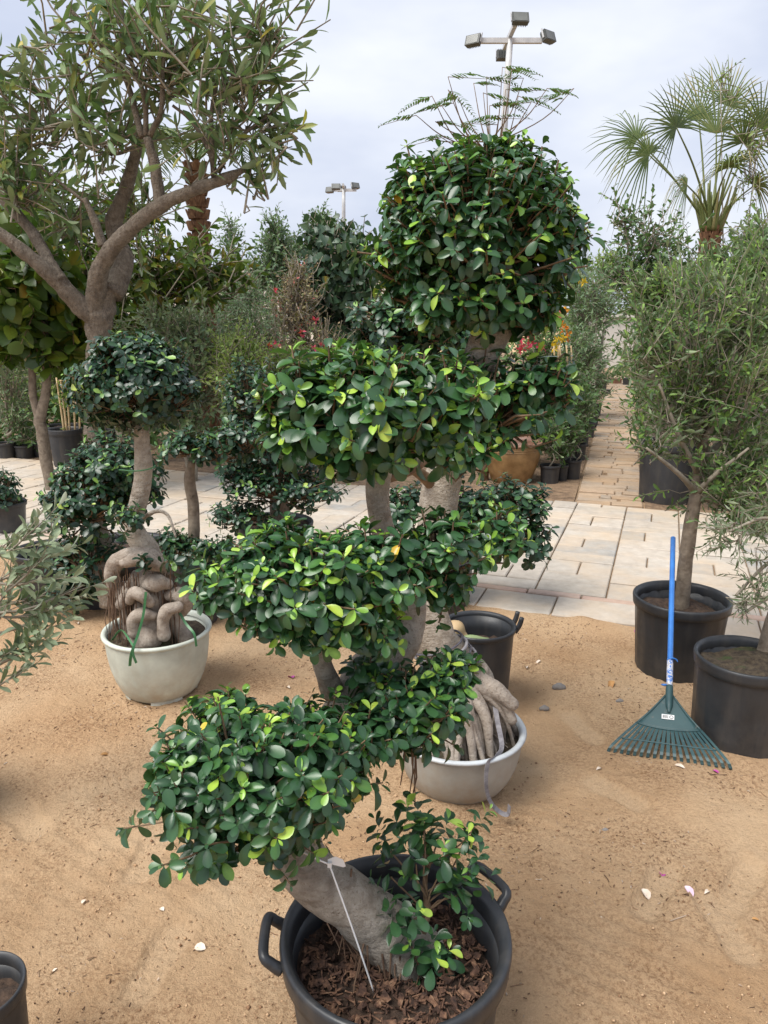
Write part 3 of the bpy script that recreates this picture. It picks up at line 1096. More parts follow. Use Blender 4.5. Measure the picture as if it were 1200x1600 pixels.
limb(bt, [(555, 1100, 1.50), (610, 1120, 1.46), (650, 1100, 1.44)], [20, 14, 7], 'limb', amp=.15)
limb(bt, [(592, 740, 1.70), (560, 700, 1.66), (500, 670, 1.62), (440, 650, 1.60)], [15, 13, 9, 5], 'limb', mat='twig', amp=.15)
limb(bt, [(592, 750, 1.70), (640, 735, 1.74), (690, 700, 1.80)], [9, 8, 4], 'limb', mat='twig', amp=.15)
limb(bt, [(615, 960, 1.62), (560, 930, 1.52), (500, 900, 1.46), (430, 880, 1.42), (370, 900, 1.40)], [18, 15, 12, 8, 4], 'limb', amp=.15)
limb(bt, [(655, 1490, 1.35), (660, 1450, 1.35), (668, 1425, 1.36), (664, 1380, 1.37), (668, 1330, 1.39), (662, 1295, 1.40)], [10, 8, 6, 4, 3, 2], 'limb', mat='twig', amp=.1, seg=8)
pads = [
    # lowest pad
    (395, 1225, 160, 125, 1.28, .75, 150), (300, 1235, 70, 70, 1.22, .9, 40), (490, 1190, 90, 95, 1.32, .7, 60), (345, 1330, 50, 50, 1.22, .8, 18), (430, 1290, 80, 50, 1.24, .8, 30), (530, 1240, 40, 50, 1.30, .8, 16), (360, 1130, 55, 45, 1.36, .8, 26),
    # its right wing
    (640, 1120, 80, 85, 1.42, .7, 60), (575, 1160, 55, 55, 1.36, .8, 26), (690, 1070, 55, 42, 1.46, .8, 26), (715, 1062, 42, 34, 1.48, .8, 16), (690, 1125, 45, 50, 1.44, .8, 22), (580, 1060, 45, 35, 1.46, .8, 14),
    # middle pad
    (480, 910, 150, 80, 1.44, .8, 130), (375, 930, 75, 65, 1.40, .8, 42), (590, 900, 95, 75, 1.46, .8, 60), (440, 865, 70, 40, 1.48, .8, 26), (690, 870, 70, 75, 1.50, .7, 36), (520, 970, 90, 55, 1.40, .8, 40), (575, 985, 65, 52, 1.42, .8, 34), (430, 975, 60, 45, 1.38, .8, 22), (690, 930, 45, 40, 1.5, .7, 14),
]
upper = [
    # upper left pad
    (530, 642, 115, 80, 1.60, .85, 105), (600, 650, 100, 85, 1.56, .85, 76), (462, 622, 60, 60, 1.58, .85, 30), (560, 590, 100, 40, 1.66, .8, 40), (680, 640, 80, 80, 1.60, .8, 50), (470, 690, 62, 46, 1.58, .85, 28), (600, 705, 70, 42, 1.58, .85, 28), (540, 720, 60, 34, 1.60, .85, 18), (680, 700, 50, 40, 1.62, .8, 18),
]
ficus_pads(bt, [(*q[:6], int(q[6] * 1.35)) for q in pads], 9, .044, .034, 'ficus', 210, T_FICUS, .45, .002)
ficus_pads(bt, [(*q[:6], int(q[6] * 1.15)) for q in upper], 8, .056, .042, 'ficus', 90, T_FICUS, .5, .0024, under=.4)
# the upright sucker at the trunk's foot
acc, A_, B_ = [], [], []
for (px, py, Y) in [(610, 1330, 1.37), (640, 1300, 1.38), (660, 1285, 1.40), (690, 1310, 1.40), (720, 1330, 1.39), (735, 1305, 1.41), (610, 1370, 1.36), (650, 1350, 1.34), (690, 1360, 1.35), (735, 1365, 1.36), (665, 1320, 1.37),
                    (620, 1425, 1.33), (700, 1400, 1.34), (640, 1440, 1.31), (715, 1400, 1.35), (675, 1500, 1.30), (655, 1510, 1.29), (695, 1510, 1.30)]:
    b = P(px, py, Y)
    root = P(667 + random.uniform(-4, 4), min(1425, py + random.uniform(45, 80)), 1.36) if py < 1480 else P(672, 1535, 1.33)
    ax_ = nrm((b - root) + np.array([0, 0, .10]) + rng.normal(size=3) * .03)
    acc.append(shoots(b[None], ax_[None], 12, .046, .075, .4, .12))
    b1 = b + rng.normal(size=3) * .02 - ax_ * .03
    acc.append(shoots(b1[None], nrm(ax_ + rng.normal(size=3) * .5)[None], 8, .042, .05, .3, .12))
    A_.append(root)
    B_.append(b)
pos, D, Nn, Ls, tone = cat5(acc)
for p_ in (pos,):
    sk = mk('sucker_stems', *[(rel(bt, v), f) for v, f in [sticks(np.array(A_), np.array(B_), .0024, .0016, rng.normal(size=(len(A_), 3)) * .007, 6)]][0], 'twig', bt)
    sk['kind'] = 'stuff'
foliage(bt, T_FICUS, pos, D, Nn, Ls, tone, 'ficus', 'sucker_leaves')
# thin aerial roots along the trunk's underside and at its foot
A_, B_ = [], []
for k in range(46):
    a = P(random.uniform(560, 650), random.uniform(1470, 1510), 1.30 + random.uniform(-.02, .03))
    A_.append(a)
    B_.append([a[0] + random.uniform(-.03, .02), a[1] + random.uniform(-.05, .01), .255])
for k in range(12):
    A_.append(P(random.uniform(470, 560), random.uniform(1350, 1410), 1.32))
    B_.append(P(random.uniform(520, 600), random.uniform(1440, 1520), 1.30))
for k in range(5):
    a = P(random.uniform(630, 650), 1170, 1.42)
    A_.append(a)
    B_.append(a + [random.uniform(-.01, .01), 0, random.uniform(-.06, -.16)])
v, f = sticks(np.array(A_), np.array(B_), .0022, .0012, rng.normal(size=(len(A_), 3)) * .008, 5)
mk('aerial_roots', rel(bt, v), f, 'aerial', bt)['kind'] = 'stuff'

# white cord and tag
cd = thing('tie_cord', 'thin white tie cord looped round the nearest leaning trunk down to the soil', 'cord', P(585, 1553, 1.26))
v, f = tube([P(585, 1553, 1.25), P(552, 1455, 1.255), P(515, 1352, 1.27)], [.0018] * 3, 8, 8)
mk('cord', rel(cd, v), f, 'white', cd)
v, f = tube([P(456, 1300, 1.29), P(458, 1318, 1.275), P(475, 1332, 1.262), P(497, 1343, 1.262), P(515, 1351, 1.27)], [.0017] * 5, 8, 6)
mk('loop', rel(cd, v), f, 'white', cd)
v, f = box(P(515, 1351, 1.268), (.008, .006, .010))
mk('clasp', rel(cd, v), f, 'white', cd, smooth=False)
tg = []
for px, py, wd in ((512, 1346, 3), (524, 1345, 7), (536, 1349, 6), (540, 1353, 1)):
    for s in (-1, 1):
        for zz_ in (0, .001):
            tg.append(P(px, py + s * wd, 1.272 + zz_))
Fc = []
for i in range(3):
    a = i * 4
    Fc += [(a, a + 2, a + 6, a + 4), (a + 1, a + 5, a + 7, a + 3), (a, a + 4, a + 5, a + 1), (a + 2, a + 3, a + 7, a + 6)]
mk('tag', rel(cd, tg), Fc, 'white', cd, smooth=False)

# ================================================================== GREY BOWL AND ITS BONSAI
bc = G(717, 1135, .215)
gb = bowl('grey plastic bowl with hanging strap, behind the nearest bonsai', (bc[0], bc[1], gz(bc[0], bc[1]) - .003), .232, .225, 'bowl_grey', 'mosssoil', .80, 'bowl_rim')
b2 = thing('ficus_bonsai', 'tall ficus bonsai with round top ball and spreading roots, growing in the grey bowl', 'bonsai', (bc[0], bc[1], .19))
limb(b2, [(742, 1110, 2.46), (728, 1065, 2.46), (700, 1030, 2.44), (678, 995, 2.42), (668, 950, 2.42), (676, 880, 2.44), (682, 820, 2.46), (690, 760, 2.48), (715, 680, 2.50), (735, 610, 2.50), (752, 555, 2.50), (775, 500, 2.50), (770, 430, 2.5)],
     [40, 42, 36, 34, 30, 29, 29, 30, 28, 27, 27, 30, 14], 'trunk', 'ficus_bark', 18, 8, .10, 12)
limb(b2, [(690, 770, 2.48), (650, 735, 2.40), (600, 705, 2.34)], [12, 9, 4], 'limb', 'twig', amp=.15)
limb(b2, [(700, 740, 2.48), (760, 690, 2.44), (830, 640, 2.40), (880, 610, 2.38)], [16, 12, 8, 4], 'limb', 'twig', amp=.15)
limb(b2, [(735, 640, 2.5), (780, 610, 2.42), (840, 590, 2.38)], [10, 8, 4], 'limb', 'twig', amp=.15)
limb(b2, [(775, 505, 2.5), (720, 470, 2.46), (650, 440, 2.44)], [18, 12, 5], 'limb', 'twig', amp=.15)
limb(b2, [(775, 505, 2.5), (830, 470, 2.48), (890, 420, 2.46)], [16, 11, 5], 'limb', 'twig', amp=.15)
limb(b2, [(775, 505, 2.5), (770, 420, 2.42), (760, 330, 2.38)], [16, 12, 6], 'limb', 'twig', amp=.15)
limb(b2, [(690, 800, 2.46), (735, 830, 2.36), (775, 870, 2.30)], [10, 7, 4], 'limb', 'twig', amp=.15)
pads = [
    # the round top
    (747, 384, 155, 130, 2.48, 1.0, 190), (682, 334, 95, 80, 2.46, .9, 60), (812, 324, 85, 80, 2.48, .9, 56), (642, 414, 60, 75, 2.46, .9, 36), (862, 394, 60, 75, 2.46, .9, 40), (752, 294, 90, 65, 2.5, .9, 48), (762, 479, 115, 55, 2.44, .9, 70), (692, 484, 60, 45, 2.42, .9, 30), (822, 494, 50, 40, 2.42, .9, 24), (737, 364, 110, 100, 2.36, .7, 60),
    (792, 249, 40, 25, 2.5, .9, 12), (647, 454, 50, 50, 2.5, .9, 20),
    # the shoulder under it
    (760, 640, 100, 70, 2.42, .9, 60), (850, 610, 60, 55, 2.40, .8, 34), (700, 600, 60, 45, 2.46, .9, 28), (765, 690, 40, 36, 2.40, .9, 16), (735, 715, 40, 40, 2.36, .9, 14),
    (770, 850, 55, 50, 2.28, .8, 22),
]
ficus_pads(b2, [(*q[:6], int(q[6] * 1.6)) for q in pads], 8, .062, .050, 'ficus', 290, T_FICUS, .42, .0032, under=.4)
# splayed, stringy surface roots
for k in range(34):
    u = k / 33
    ax0, ay0 = 690 + 60 * u + random.uniform(-5, 5), 1075 - 12 * u + random.uniform(-8, 12)
    an = -2.75 + 2.9 * u + random.uniform(-.12, .12)
    rad_ = random.uniform(.12, .205)
    pb = np.array([bc[0] + rad_ * math.cos(an), bc[1] + rad_ * math.sin(an), .18])
    pa_ = P(ax0, ay0, 2.40 + random.uniform(-.03, .03))
    pm = pa_ * .5 + pb * .5 + np.array([random.uniform(-.02, .02) + .02 * math.cos(an), -.01, random.uniform(.0, .04)])
    r0 = M(random.choice((4, 5, 6, 8, 10)), 1100, 2.4)
    v, f = tube([P(ax0 + 6, ay0 - 25, 2.44), pa_, pm, pb, pb + np.array([0, 0, -.03])], [r0 * q for q in (1.3, 1.1, .8, .6, .5)], 9, 6, .28, 26)
    mk('root', rel(b2, v), f, 'pale_root', b2)
for (a, m_, b, r0) in (((735, 1055), (770, 1075), (800, 1100), 15), ((745, 1060), (785, 1090), (800, 1125), 11)):
    v, f = tube([P(a[0], a[1] - 10, 2.46), P(*a, 2.42), P(*m_, 2.38), P(*b, 2.36)], [M(q * r0, 1080, 2.4) for q in (1, 1, .9, .7)], 14, 7, .2, 20, True)
    mk('root', rel(b2, v), f, 'pale_root', b2)
A_, B_ = [], []
for k in range(60):
    A_.append(P(random.uniform(690, 780), random.uniform(1070, 1110), 2.40))
    q = random.uniform(.05, .2)
    an = random.uniform(-2.8, -.2)
    B_.append([bc[0] + q * math.cos(an), bc[1] + q * math.sin(an) * .8, .185])
v, f = sticks(np.array(A_), np.array(B_), .003, .0018, rng.normal(size=(60, 3)) * .014, 5)
mk('thin_roots', rel(b2, v), f, 'pale_root', b2)['kind'] = 'stuff'


def ribbon(pts, width, side, name, mat, parent, twist=0.0, sub=8):
    c, r = catmull(pts, [width] * len(pts), sub)
    T = nrm(np.gradient(c, axis=0))
    V, Fc = [], []
    for i in range(len(c)):
        a = twist * i / len(c)
        s = nrm(np.cross(T[i], side))
        n = np.cross(s, T[i])
        s, n = math.cos(a) * s + math.sin(a) * n, -math.sin(a) * s + math.cos(a) * n
        for q, e in ((-1, -.0006), (1, -.0006), (1, .0006), (-1, .0006)):
            V.append(c[i] + s * q * width / 2 + n * e)
    for i in range(len(c) - 1):
        for j in range(4):
            Fc.append((i * 4 + j, i * 4 + (j + 1) % 4, i * 4 + 4 + (j + 1) % 4, i * 4 + 4 + j))
    return mk(name, rel(parent, V), Fc, mat, parent, smooth=False)


st = thing('plastic_strap', 'grey plastic strap hanging over the grey bowl rim onto the sand', 'strap', G(795, 1270))
side = np.array([0, -1.0, 0.2])
ribbon([P(770, 1075, 2.40), P(776, 1120, 2.34), P(784, 1165, 2.27), P(775, 1182, 2.235), P(764, 1190, 2.20), P(760, 1206, 2.185), P(760, 1230, 2.175), P(766, 1252, 2.18), P(780, 1268, 2.19), P(793, 1272, 2.17), P(796, 1258, 2.17)], .017, side, 'strap', 'strap', st, 1.2)
ws = thing('trunk_wrap', 'dark strap wound round the lower trunk of the grey bowl bonsai', 'strap', P(690, 1020, 2.40))
for k in range(5):
    y0 = 1000 + k * 9
    c0 = P(683 + k * 6, y0 + 4, 2.43)
    e1 = nrm(P(720 + k * 4, y0 - 6, 2.42) - P(645 + k * 5, y0 + 14, 2.42))
    e2 = nrm(np.cross(e1, [0, 0, 1.0]))
    rr_ = M(41 + k, 1020, 2.42)
    pts = [c0 + e1 * rr_ * math.cos(a) + e2 * rr_ * math.sin(a) for a in np.linspace(0, 2 * math.pi, 13)]
    v, f = tube(pts, [.004 + .002 * (k % 2)] * 13, 6, 3, .3, 40)
    mk('turn', rel(ws, v), f, 'strap' if k % 2 else 'dark_strap', ws)

# ================================================================== BLACK POT BEHIND, WITH HUSKS
bp = G(748, 975, .36)
pb_ = pot('black plastic pot holding green and tan husks, behind the grey bowl', (bp[0], bp[1], gz(bp[0], bp[1]) - .004), M(58, 975, 3.0), .36, .13, 'black', 'soil', .70, flute=0, rim_h=.02)
for a0 in (R(16), R(-6)):
    d = np.array([math.cos(a0), math.sin(a0), 0])
    r_ = M(58, 975, 3.0)
    v, f = tube([d * r_ * .97 + [0, 0, .33], d * r_ * 1.08 + [0, 0, .36], d * r_ * 1.14 + [0, 0, .395]], [.011, .011, .010], 8, 4)
    mk('handle', v, f, 'black', pb_)
v, f = tube([P(712, 1003, 2.94), P(735, 999, 2.93), P(762, 1001, 2.92)], [.014, .02, .012], 14, 6, .05, 12, True)
tag(mk('husk', v, f, 'melon'), 'long green husk lying in the black pot behind', 'husk')
v, f = tube([P(695, 985, 3.0), P(712, 985, 3.0), P(725, 995, 2.99)], [.03, .042, .02], 14, 6, .12, 12, True)
tag(mk('husk', v, f, 'husk'), 'tan dried husk lying in the black pot behind', 'husk')

# ================================================================== RAKE
T0 = G(1043, 1197) + [0, 0, .002]
Yrim = 3.135
C0 = P(1049, 952, Yrim)
ra = nrm(C0 - T0)
rw = nrm(np.cross(ra, np.array([0, 0, 1.0])))       # to the right
rw = nrm(rw + np.array([.0, -.13, 0]))
rw = nrm(rw - ra * np.dot(rw, ra))
rn = np.cross(rw, ra)
if rn[2] < 0:
    rn = -rn
rk = thing('rake', 'green plastic leaf rake with blue handle leaning on a black pot', 'rake', T0)


def RK(a, wv, n=0.0):
    return T0 + ra * a + rw * wv + rn * n


top_t = None
for q in np.arange(.4, 1.6, .002):
    if project((T0 + ra * q)[None])[1][0] <= 842:
        top_t = q
        break
FAN = .30
v, f = tube([RK(.335, 0, .006), RK(.55, 0, .006), RK(top_t, 0, .006)], [.0115, .0115, .0115], 16, 6)
mk('handle', rel(rk, v), f, 'blue', rk)
m, t, b, o_ = newmat('patterned_film')
vv = objcoord(t)
t.links.new(nramp(t, nnoise(t, 60, 3, .6, vv, 1.5), [(.44, (.04, .17, .55)), (.54, (.70, .74, .80)), (.62, (.45, .40, .38))]), b.inputs['Base Color'])
b.inputs['Roughness'].default_value = .35
v, f = tube([RK(.345, 0, .006), RK(.41, 0, .006), RK(.475, 0, .006)], [.0128, .0126, .0124], 16, 4, .04, 60)
mk('sleeve', rel(rk, v), f, m, rk)
v, f = tube([RK(.470, -.012, .012), RK(.474, .004, .020), RK(.478, .022, .010), RK(.470, .03, .004)], [.003, .004, .004, .002], 6, 4)
mk('knot', rel(rk, v), f, 'blue', rk)
v, f = tube([RK(.350, -.008, .01), RK(.346, -.022, .012), RK(.352, -.032, .004)], [.003, .005, .002], 6, 4)
mk('knot', rel(rk, v), f, 'blue', rk)
v, f = tube([RK(.225, 0, .004), RK(.26, 0, .008), RK(.30, 0, .008), RK(.345, 0, .006)], [.006, .0135, .0145, .0140], 16, 5)
mk('socket', rel(rk, v), f, 'teal', rk)
# triangular plate with a raised edge
plate, pf = [], []
nS = 14
hw = lambda a: .012 + (.300 - a) / (.300 - .150) * .112
sag = lambda a, wv: -.55 * wv * wv
arc = lambda u: .150 - .020 * u * u * 0 + .018 * (abs(u) ** 2)
for n_ in (-.0015, .0015):
    for i in range(nS + 1):
        for j in range(13):
            u = (j - 6) / 6
            a = arc(u) + (.305 - arc(u)) * i / nS
            wv = u * (.012 + (.305 - a) / .15 * .108)
            plate.append(RK(a, wv, n_ + sag(a, wv)))
nn = (nS + 1) * 13
for i in range(nS):
    for j in range(12):
        a = i * 13 + j
        pf += [(a + nn, a + 1 + nn, a + 14 + nn, a + 13 + nn), (a, a + 13, a + 14, a + 1)]
edge = [j for j in range(13)] + [i * 13 + 12 for i in range(1, nS + 1)] + [nS * 13 + j for j in range(11, -1, -1)] + [i * 13 for i in range(nS - 1, 0, -1)]
for p_, q_ in zip(edge, edge[1:] + edge[:1]):
    pf.append((p_, q_, q_ + nn, p_ + nn))
mk('fan_plate', rel(rk, plate), pf, 'teal', rk)
bpts = [RK(arc(u), u * (.012 + (.305 - arc(u)) / .15 * .108), .004 + sag(0, u * .118)) for u in np.linspace(-1, 1, 9)]
v, f = tube(bpts, [.005] * 9, 8, 3)
mk('plate_edge', rel(rk, v), f, 'teal', rk)
for sgn in (-1, 1):
    v, f = tube([RK(arc(1), sgn * .118, sag(0, .118)), RK(.23, sgn * .065, 0), RK(.305, sgn * .013, .003)], [.004] * 3, 8, 5)
    mk('plate_edge', rel(rk, v), f, 'teal', rk)
NT = 19
for k in range(NT):
    u = -1 + 2 * k / (NT - 1)
    w0, w1 = u * .114, u * .212
    a0 = arc(u) + .004
    V, Fc = [], []
    prof = [(0, 0), (.35, .004), (.65, .006), (.86, .004), (.95, -.001), (1.0, -.014), (1.0, -.036)]
    endl = .0 + .012 * (1 - u * u) * 0
    for (s, n_) in prof:
        a = a0 * (1 - s) + (.016 + endl) * s
        wv = w0 * (1 - s) + w1 * s
        th_ = .0060 if s < .9 else .0056
        up_ = sag(0, w0) * (1 - s) + n_ + .030 * s
        back = .004
        dn = rn if s < .99 else -ra
        c = RK(a, wv, up_)
        for q, e in ((-1, -1), (1, -1), (1, 1), (-1, 1)):
            V.append(c + rw * q * th_ + (rn if s < .97 else ra) * e * .0014)
    for i in range(len(prof) - 1):
        for j in range(4):
            Fc.append((i * 4 + j, i * 4 + (j + 1) % 4, i * 4 + 4 + (j + 1) % 4, i * 4 + 4 + j))
    n4 = (len(prof) - 1) * 4
    Fc += [(3, 2, 1, 0), (n4, n4 + 1, n4 + 2, n4 + 3)]
    mk('tine', rel(rk, V), Fc, 'teal', rk, smooth=False)
v, f = tube([RK(.075 - .0 * u, u * .166, .024) for u in np.linspace(-1, 1, 7)], [.0034] * 7, 8, 3)
mk('cross_bar', rel(rk, v), f, 'teal', rk)


def patch(a0, a1, w0, w1, n0, mat, name, parent):
    V = [RK(a, q, n0 + e) for e in (0, .0006) for a, q in ((a0, w0), (a0, w1), (a1, w1), (a1, w0))]
    return mk(name, rel(rk, V), [(4, 5, 6, 7), (0, 3, 2, 1), (0, 1, 5, 4), (1, 2, 6, 5), (2, 3, 7, 6), (3, 0, 4, 7)], mat, parent, smooth=False)


MAT['ink'] = surf('black_ink', (.05, .05, .05), (.08, .08, .08), 5, .6)
sx0 = -.004
stk = patch(.195, .216, sx0 - .022, sx0 + .024, .0035, 'white', 'sticker', rk)
bars = []
for k in range(10):
    x0 = sx0 - .018 + k * .0019
    V = [RK(a, q, .0046) for a, q in ((.199, x0), (.199, x0 + random.choice((.0007, .0012))), (.212, x0 + .001), (.212, x0))]
    bars.append((np.array(V), [(0, 1, 2, 3)]))
ring = []
for k in range(20):
    a = k / 20 * 6.283
    for q in (.0052, .0075):
        ring.append(RK(.2055 + q * math.sin(a), sx0 + .0135 + q * math.cos(a), .0046))
bars.append((np.array(ring), [(2 * k, 2 * k + 1, (2 * k + 3) % 40, (2 * k + 2) % 40) for k in range(20)]))
v, f = join(bars)
mk('print', rel(rk, v), f, 'ink', stk, smooth=False)

# ================================================================== RIGHT-HAND POTTED OLIVES
def spray_crown(parent, lobes, L, k, length, tpl, mat, n_parts=0, tones=(0, .7), twig_r=.003, twig_mat='grey_twig', ang=48, inner=.45, up=.3, wild=.5, under=.6, droop=.1, name='leaves', lump=.2, hub_low=.5):
    acc, tA, tB = [], [], []
    for (px, py, rx, ry, Y, dp, n) in lobes:
        c, rad = px_lobe(px, py, rx, ry, Y, dp)
        B, A = lobe_points(c, rad * .9, n, inner, under, lump, up, wild)
        ln = length * rng.uniform(.6, 1.25, n)
        B = B - A * ln[:, None] * .5
        acc.append(sprays(B, A, k, L, ln, ang, tones, droop=droop))
        hub = c + np.array([0, 0, -rad[2] * hub_low])
        tA.append(hub + (B - hub) * rng.uniform(.3, .75, (n, 1)))
        tB.append(B)
        tA.append(B)
        tB.append(B + A * ln[:, None])
    q = cat5(acc)
    foliage(parent, tpl, *q, mat, name, n_parts)
    A_, B_ = np.vstack(tA), np.vstack(tB)
    v, f = sticks(A_, B_, twig_r * 1.3, twig_r * .6, rng.normal(size=A_.shape) * twig_r * 3, 3)
    mk('twigs', rel(parent, v), f, twig_mat, parent)['kind'] = 'stuff'


r1 = G(1066, 1035)
r1 = (G(1066, 931, .37)[0], G(1066, 931, .37)[1])
pot('black pot behind the blue rake handle, holding the leaning olive trunk', (*r1, gz(*r1) - .004), .213, .37, .175, 'black', 'soil', .80, flute=.003, rim_h=.045)
ot = thing('olive_tree', 'bushy olive tree with bare leaning trunk, in the pot behind the rake', 'olive tree', (*r1, .30))
limb(ot, [(1063, 958, 3.37), (1066, 935, 3.36), (1070, 890, 3.36), (1077, 835, 3.36), (1086, 780, 3.38), (1095, 720, 3.42), (1105, 650, 3.46), (1110, 560, 3.5)], [13, 11.5, 11, 11, 10, 9, 7, 4], 'trunk', 'smooth_bark', 14, 7, .08, 14)
for pts in ([(1092, 740, 3.4), (1060, 680, 3.36), (1030, 600, 3.34)], [(1098, 700, 3.42), (1130, 620, 3.4), (1150, 540, 3.4)], [(1088, 770, 3.38), (1120, 740, 3.3), (1170, 700, 3.25)], [(1105, 650, 3.46), (1080, 560, 3.5), (1060, 490, 3.55)], [(1088, 770, 3.38), (1060, 740, 3.3), (1010, 700, 3.25)],
            [(1090, 770, 3.38), (1130, 790, 3.35), (1180, 800, 3.32)], [(1098, 720, 3.42), (1140, 680, 3.5), (1200, 640, 3.55)]):
    limb(ot, pts, [6, 4, 2], 'limb', 'grey_twig', 8, 5, .1)
spray_crown(ot, [(1090, 560, 120, 130, 3.45, .8, 132), (1150, 640, 110, 110, 3.4, .8, 107), (1060, 640, 70, 80, 3.4, .8, 44), (1170, 500, 90, 80, 3.5, .8, 69), (1030, 540, 55, 60, 3.5, .8, 31), (1130, 740, 90, 60, 3.35, .8, 50), (1190, 740, 50, 60, 3.3, .8, 31), (1020, 690, 45, 34, 3.3, .8, 13), (1110, 470, 80, 50, 3.55, .8, 37), (1150, 795, 60, 38, 3.3, .8, 21), (1195, 810, 40, 36, 3.25, .8, 15)],
            .048, 13, .24, T_OLIVE2, 'olive', 200, (0, .82), .0022, ang=40, inner=.5, up=.9, wild=.75, lump=.6)

r2 = G(1165, 1020, .37)
pot('black pot at the right edge, in front of the rake pot', (r2[0] + .01, r2[1], gz(r2[0], r2[1]) - .004), M(75, 1020, 2.80), .36, .17, 'black', 'mosssoil', .86, flute=.003, rim_h=.045, nfl=16)
o2 = thing('olive_tree', 'dark-leaved olive with trunk at the right edge of the picture', 'olive tree', (r2[0] + .05, r2[1], .3))
limb(o2, [(1195, 1050, 2.80), (1205, 1000, 2.82), (1225, 930, 2.84), (1240, 850, 2.86), (1245, 760, 2.9)], [22, 17, 15, 14, 10], 'trunk', 'smooth_bark', 14, 7, .1, 14)
for pts in ([(1236, 870, 2.86), (1200, 880, 2.8), (1150, 930, 2.72)], [(1240, 850, 2.86), (1200, 810, 2.8), (1140, 830, 2.7)], [(1228, 920, 2.84), (1190, 940, 2.75), (1160, 960, 2.7)]):
    limb(o2, pts, [5, 3, 2], 'limb', 'grey_twig', 8, 5, .1)
spray_crown(o2, [(1150, 830, 55, 45, 2.75, .8, 22), (1190, 900, 35, 60, 2.75, .8, 22), (1165, 940, 25, 35, 2.7, .8, 8), (1240, 800, 80, 90, 2.85, .8, 70)], .044, 9, .13, T_OLIVE, 'greygreen', 0, (0, .4), .0018, ang=50, up=-.1, wild=.7, inner=.4)

# ================================================================== PALE BOWL WITH THE BULBOUS BONSAI
lb = G(246, 988, .285)
lbz = gz(lb[0], lb[1]) - .002
bowl('pale green-grey footed bowl holding the bulbous-rooted bonsai', (lb[0], lb[1], lbz), M(82, 988, 3.1), .30, 'bowl_pale', 'mosssoil', .86, feet=4)
gt = thing('ginseng_ficus', 'ball-topped ficus bonsai with swollen knotted roots, in the pale bowl', 'bonsai', (lb[0], lb[1], .26))
YB = 3.07
for pts, rad in (
    ([(176, 915, YB - .02), (175, 893, YB - .03), (184, 876, YB - .04), (205, 870, YB - .05), (228, 870, YB - .04), (246, 880, YB - .03), (250, 898, YB - .02)], [8, 11, 12, 14, 15, 15, 9]),
    ([(196, 878, YB - .07), (222, 872, YB - .08), (248, 884, YB - .07)], [9, 12, 9]),
    ([(228, 916, YB - .06), (245, 911, YB - .08), (262, 913, YB - .07)], [9, 14, 8]),
    ([(214, 900, YB - .02), (203, 922, YB - .04), (189, 944, YB - .06)], [9, 11, 8]),
    ([(203, 938, YB - .09), (209, 926, YB - .11), (222, 931, YB - .12), (234, 941, YB - .11)], [7, 9, 9, 8]),
    ([(266, 930, YB - .06), (282, 930, YB - .07), (290, 944, YB - .06), (286, 956, YB - .05)], [9, 12, 10, 7]),
    ([(256, 992, YB - .12), (255, 970, YB - .12), (262, 954, YB - .12), (278, 948, YB - .11)], [10, 9, 10, 8]),
    ([(210, 990, YB - .10), (209, 968, YB - .10), (222, 960, YB - .11), (240, 962, YB - .10)], [8, 9, 10, 7]),
    ([(216, 945, YB - .08), (216, 965, YB - .08)], [5, 6]),
    ([(236, 905, YB), (236, 950, YB - .02), (232, 1000, YB - .04)], [22, 24, 28]),
    ([(268, 935, YB), (275, 970, YB - .03), (290, 1000, YB - .05)], [12, 12, 12]),
    ([(190, 920, YB), (205, 960, YB - .02), (205, 1000, YB - .03)], [11, 12, 12]),
    ([(228, 985, YB - .08), (236, 1000, YB - .09)], [14, 16]),
):
    limb(gt, pts, [q * 1.1 for q in rad], 'swollen_root', 'pale_root', 18, 8, .13, 13, True)
limb(gt, [(243, 880, YB), (228, 855, YB), (213, 836, YB), (208, 812, YB), (218, 780, YB), (224, 735, YB), (222, 690, YB), (218, 640, YB)], [15, 19, 17, 13, 14, 14, 12, 9], 'trunk', 'ficus_bark', 16, 8, .09, 14)
limb(gt, [(208, 820, YB), (240, 800, YB - .05), (262, 805, YB - .05), (275, 840, YB - .08)], [4, 3, 2.5, 1.5], 'limb', 'ficus_bark', 10, 6)
limb(gt, [(220, 660, YB), (180, 640, YB), (150, 620, YB)], [8, 6, 3], 'limb', 'twig', 8, 5)
limb(gt, [(220, 650, YB), (260, 640, YB), (290, 625, YB)], [8, 6, 3], 'limb', 'twig', 8, 5)
ficus_pads(gt, [(212, 602, 98, 74, YB, .95, 400), (155, 625, 48, 50, YB, .9, 80), (268, 620, 46, 55, YB, .9, 80), (210, 560, 70, 40, YB, .9, 90), (200, 815, 32, 26, YB - .1, .8, 14), (285, 880, 32, 30, YB - .12, .8, 12), (222, 880, 16, 14, YB - .13, .6, 4)],
           8, .046, .030, 'ficus_dark', 230, T_FICUS_S, .22, .002, dark=.42, under=.35, up=.35)
A_, B_ = [], []
for k in range(130):
    a = P(random.uniform(168, 275), random.uniform(885, 940), YB - random.uniform(-.02, .09))
    A_.append(a)
    B_.append([a[0] + random.uniform(-.015, .015), a[1] + random.uniform(-.03, .01), .262])
v, f = sticks(np.array(A_), np.array(B_), .0022, .0016, rng.normal(size=(len(A_), 3)) * .008, 4)
mk('aerial_roots', rel(gt, v), f, 'aerial', gt)['kind'] = 'stuff'
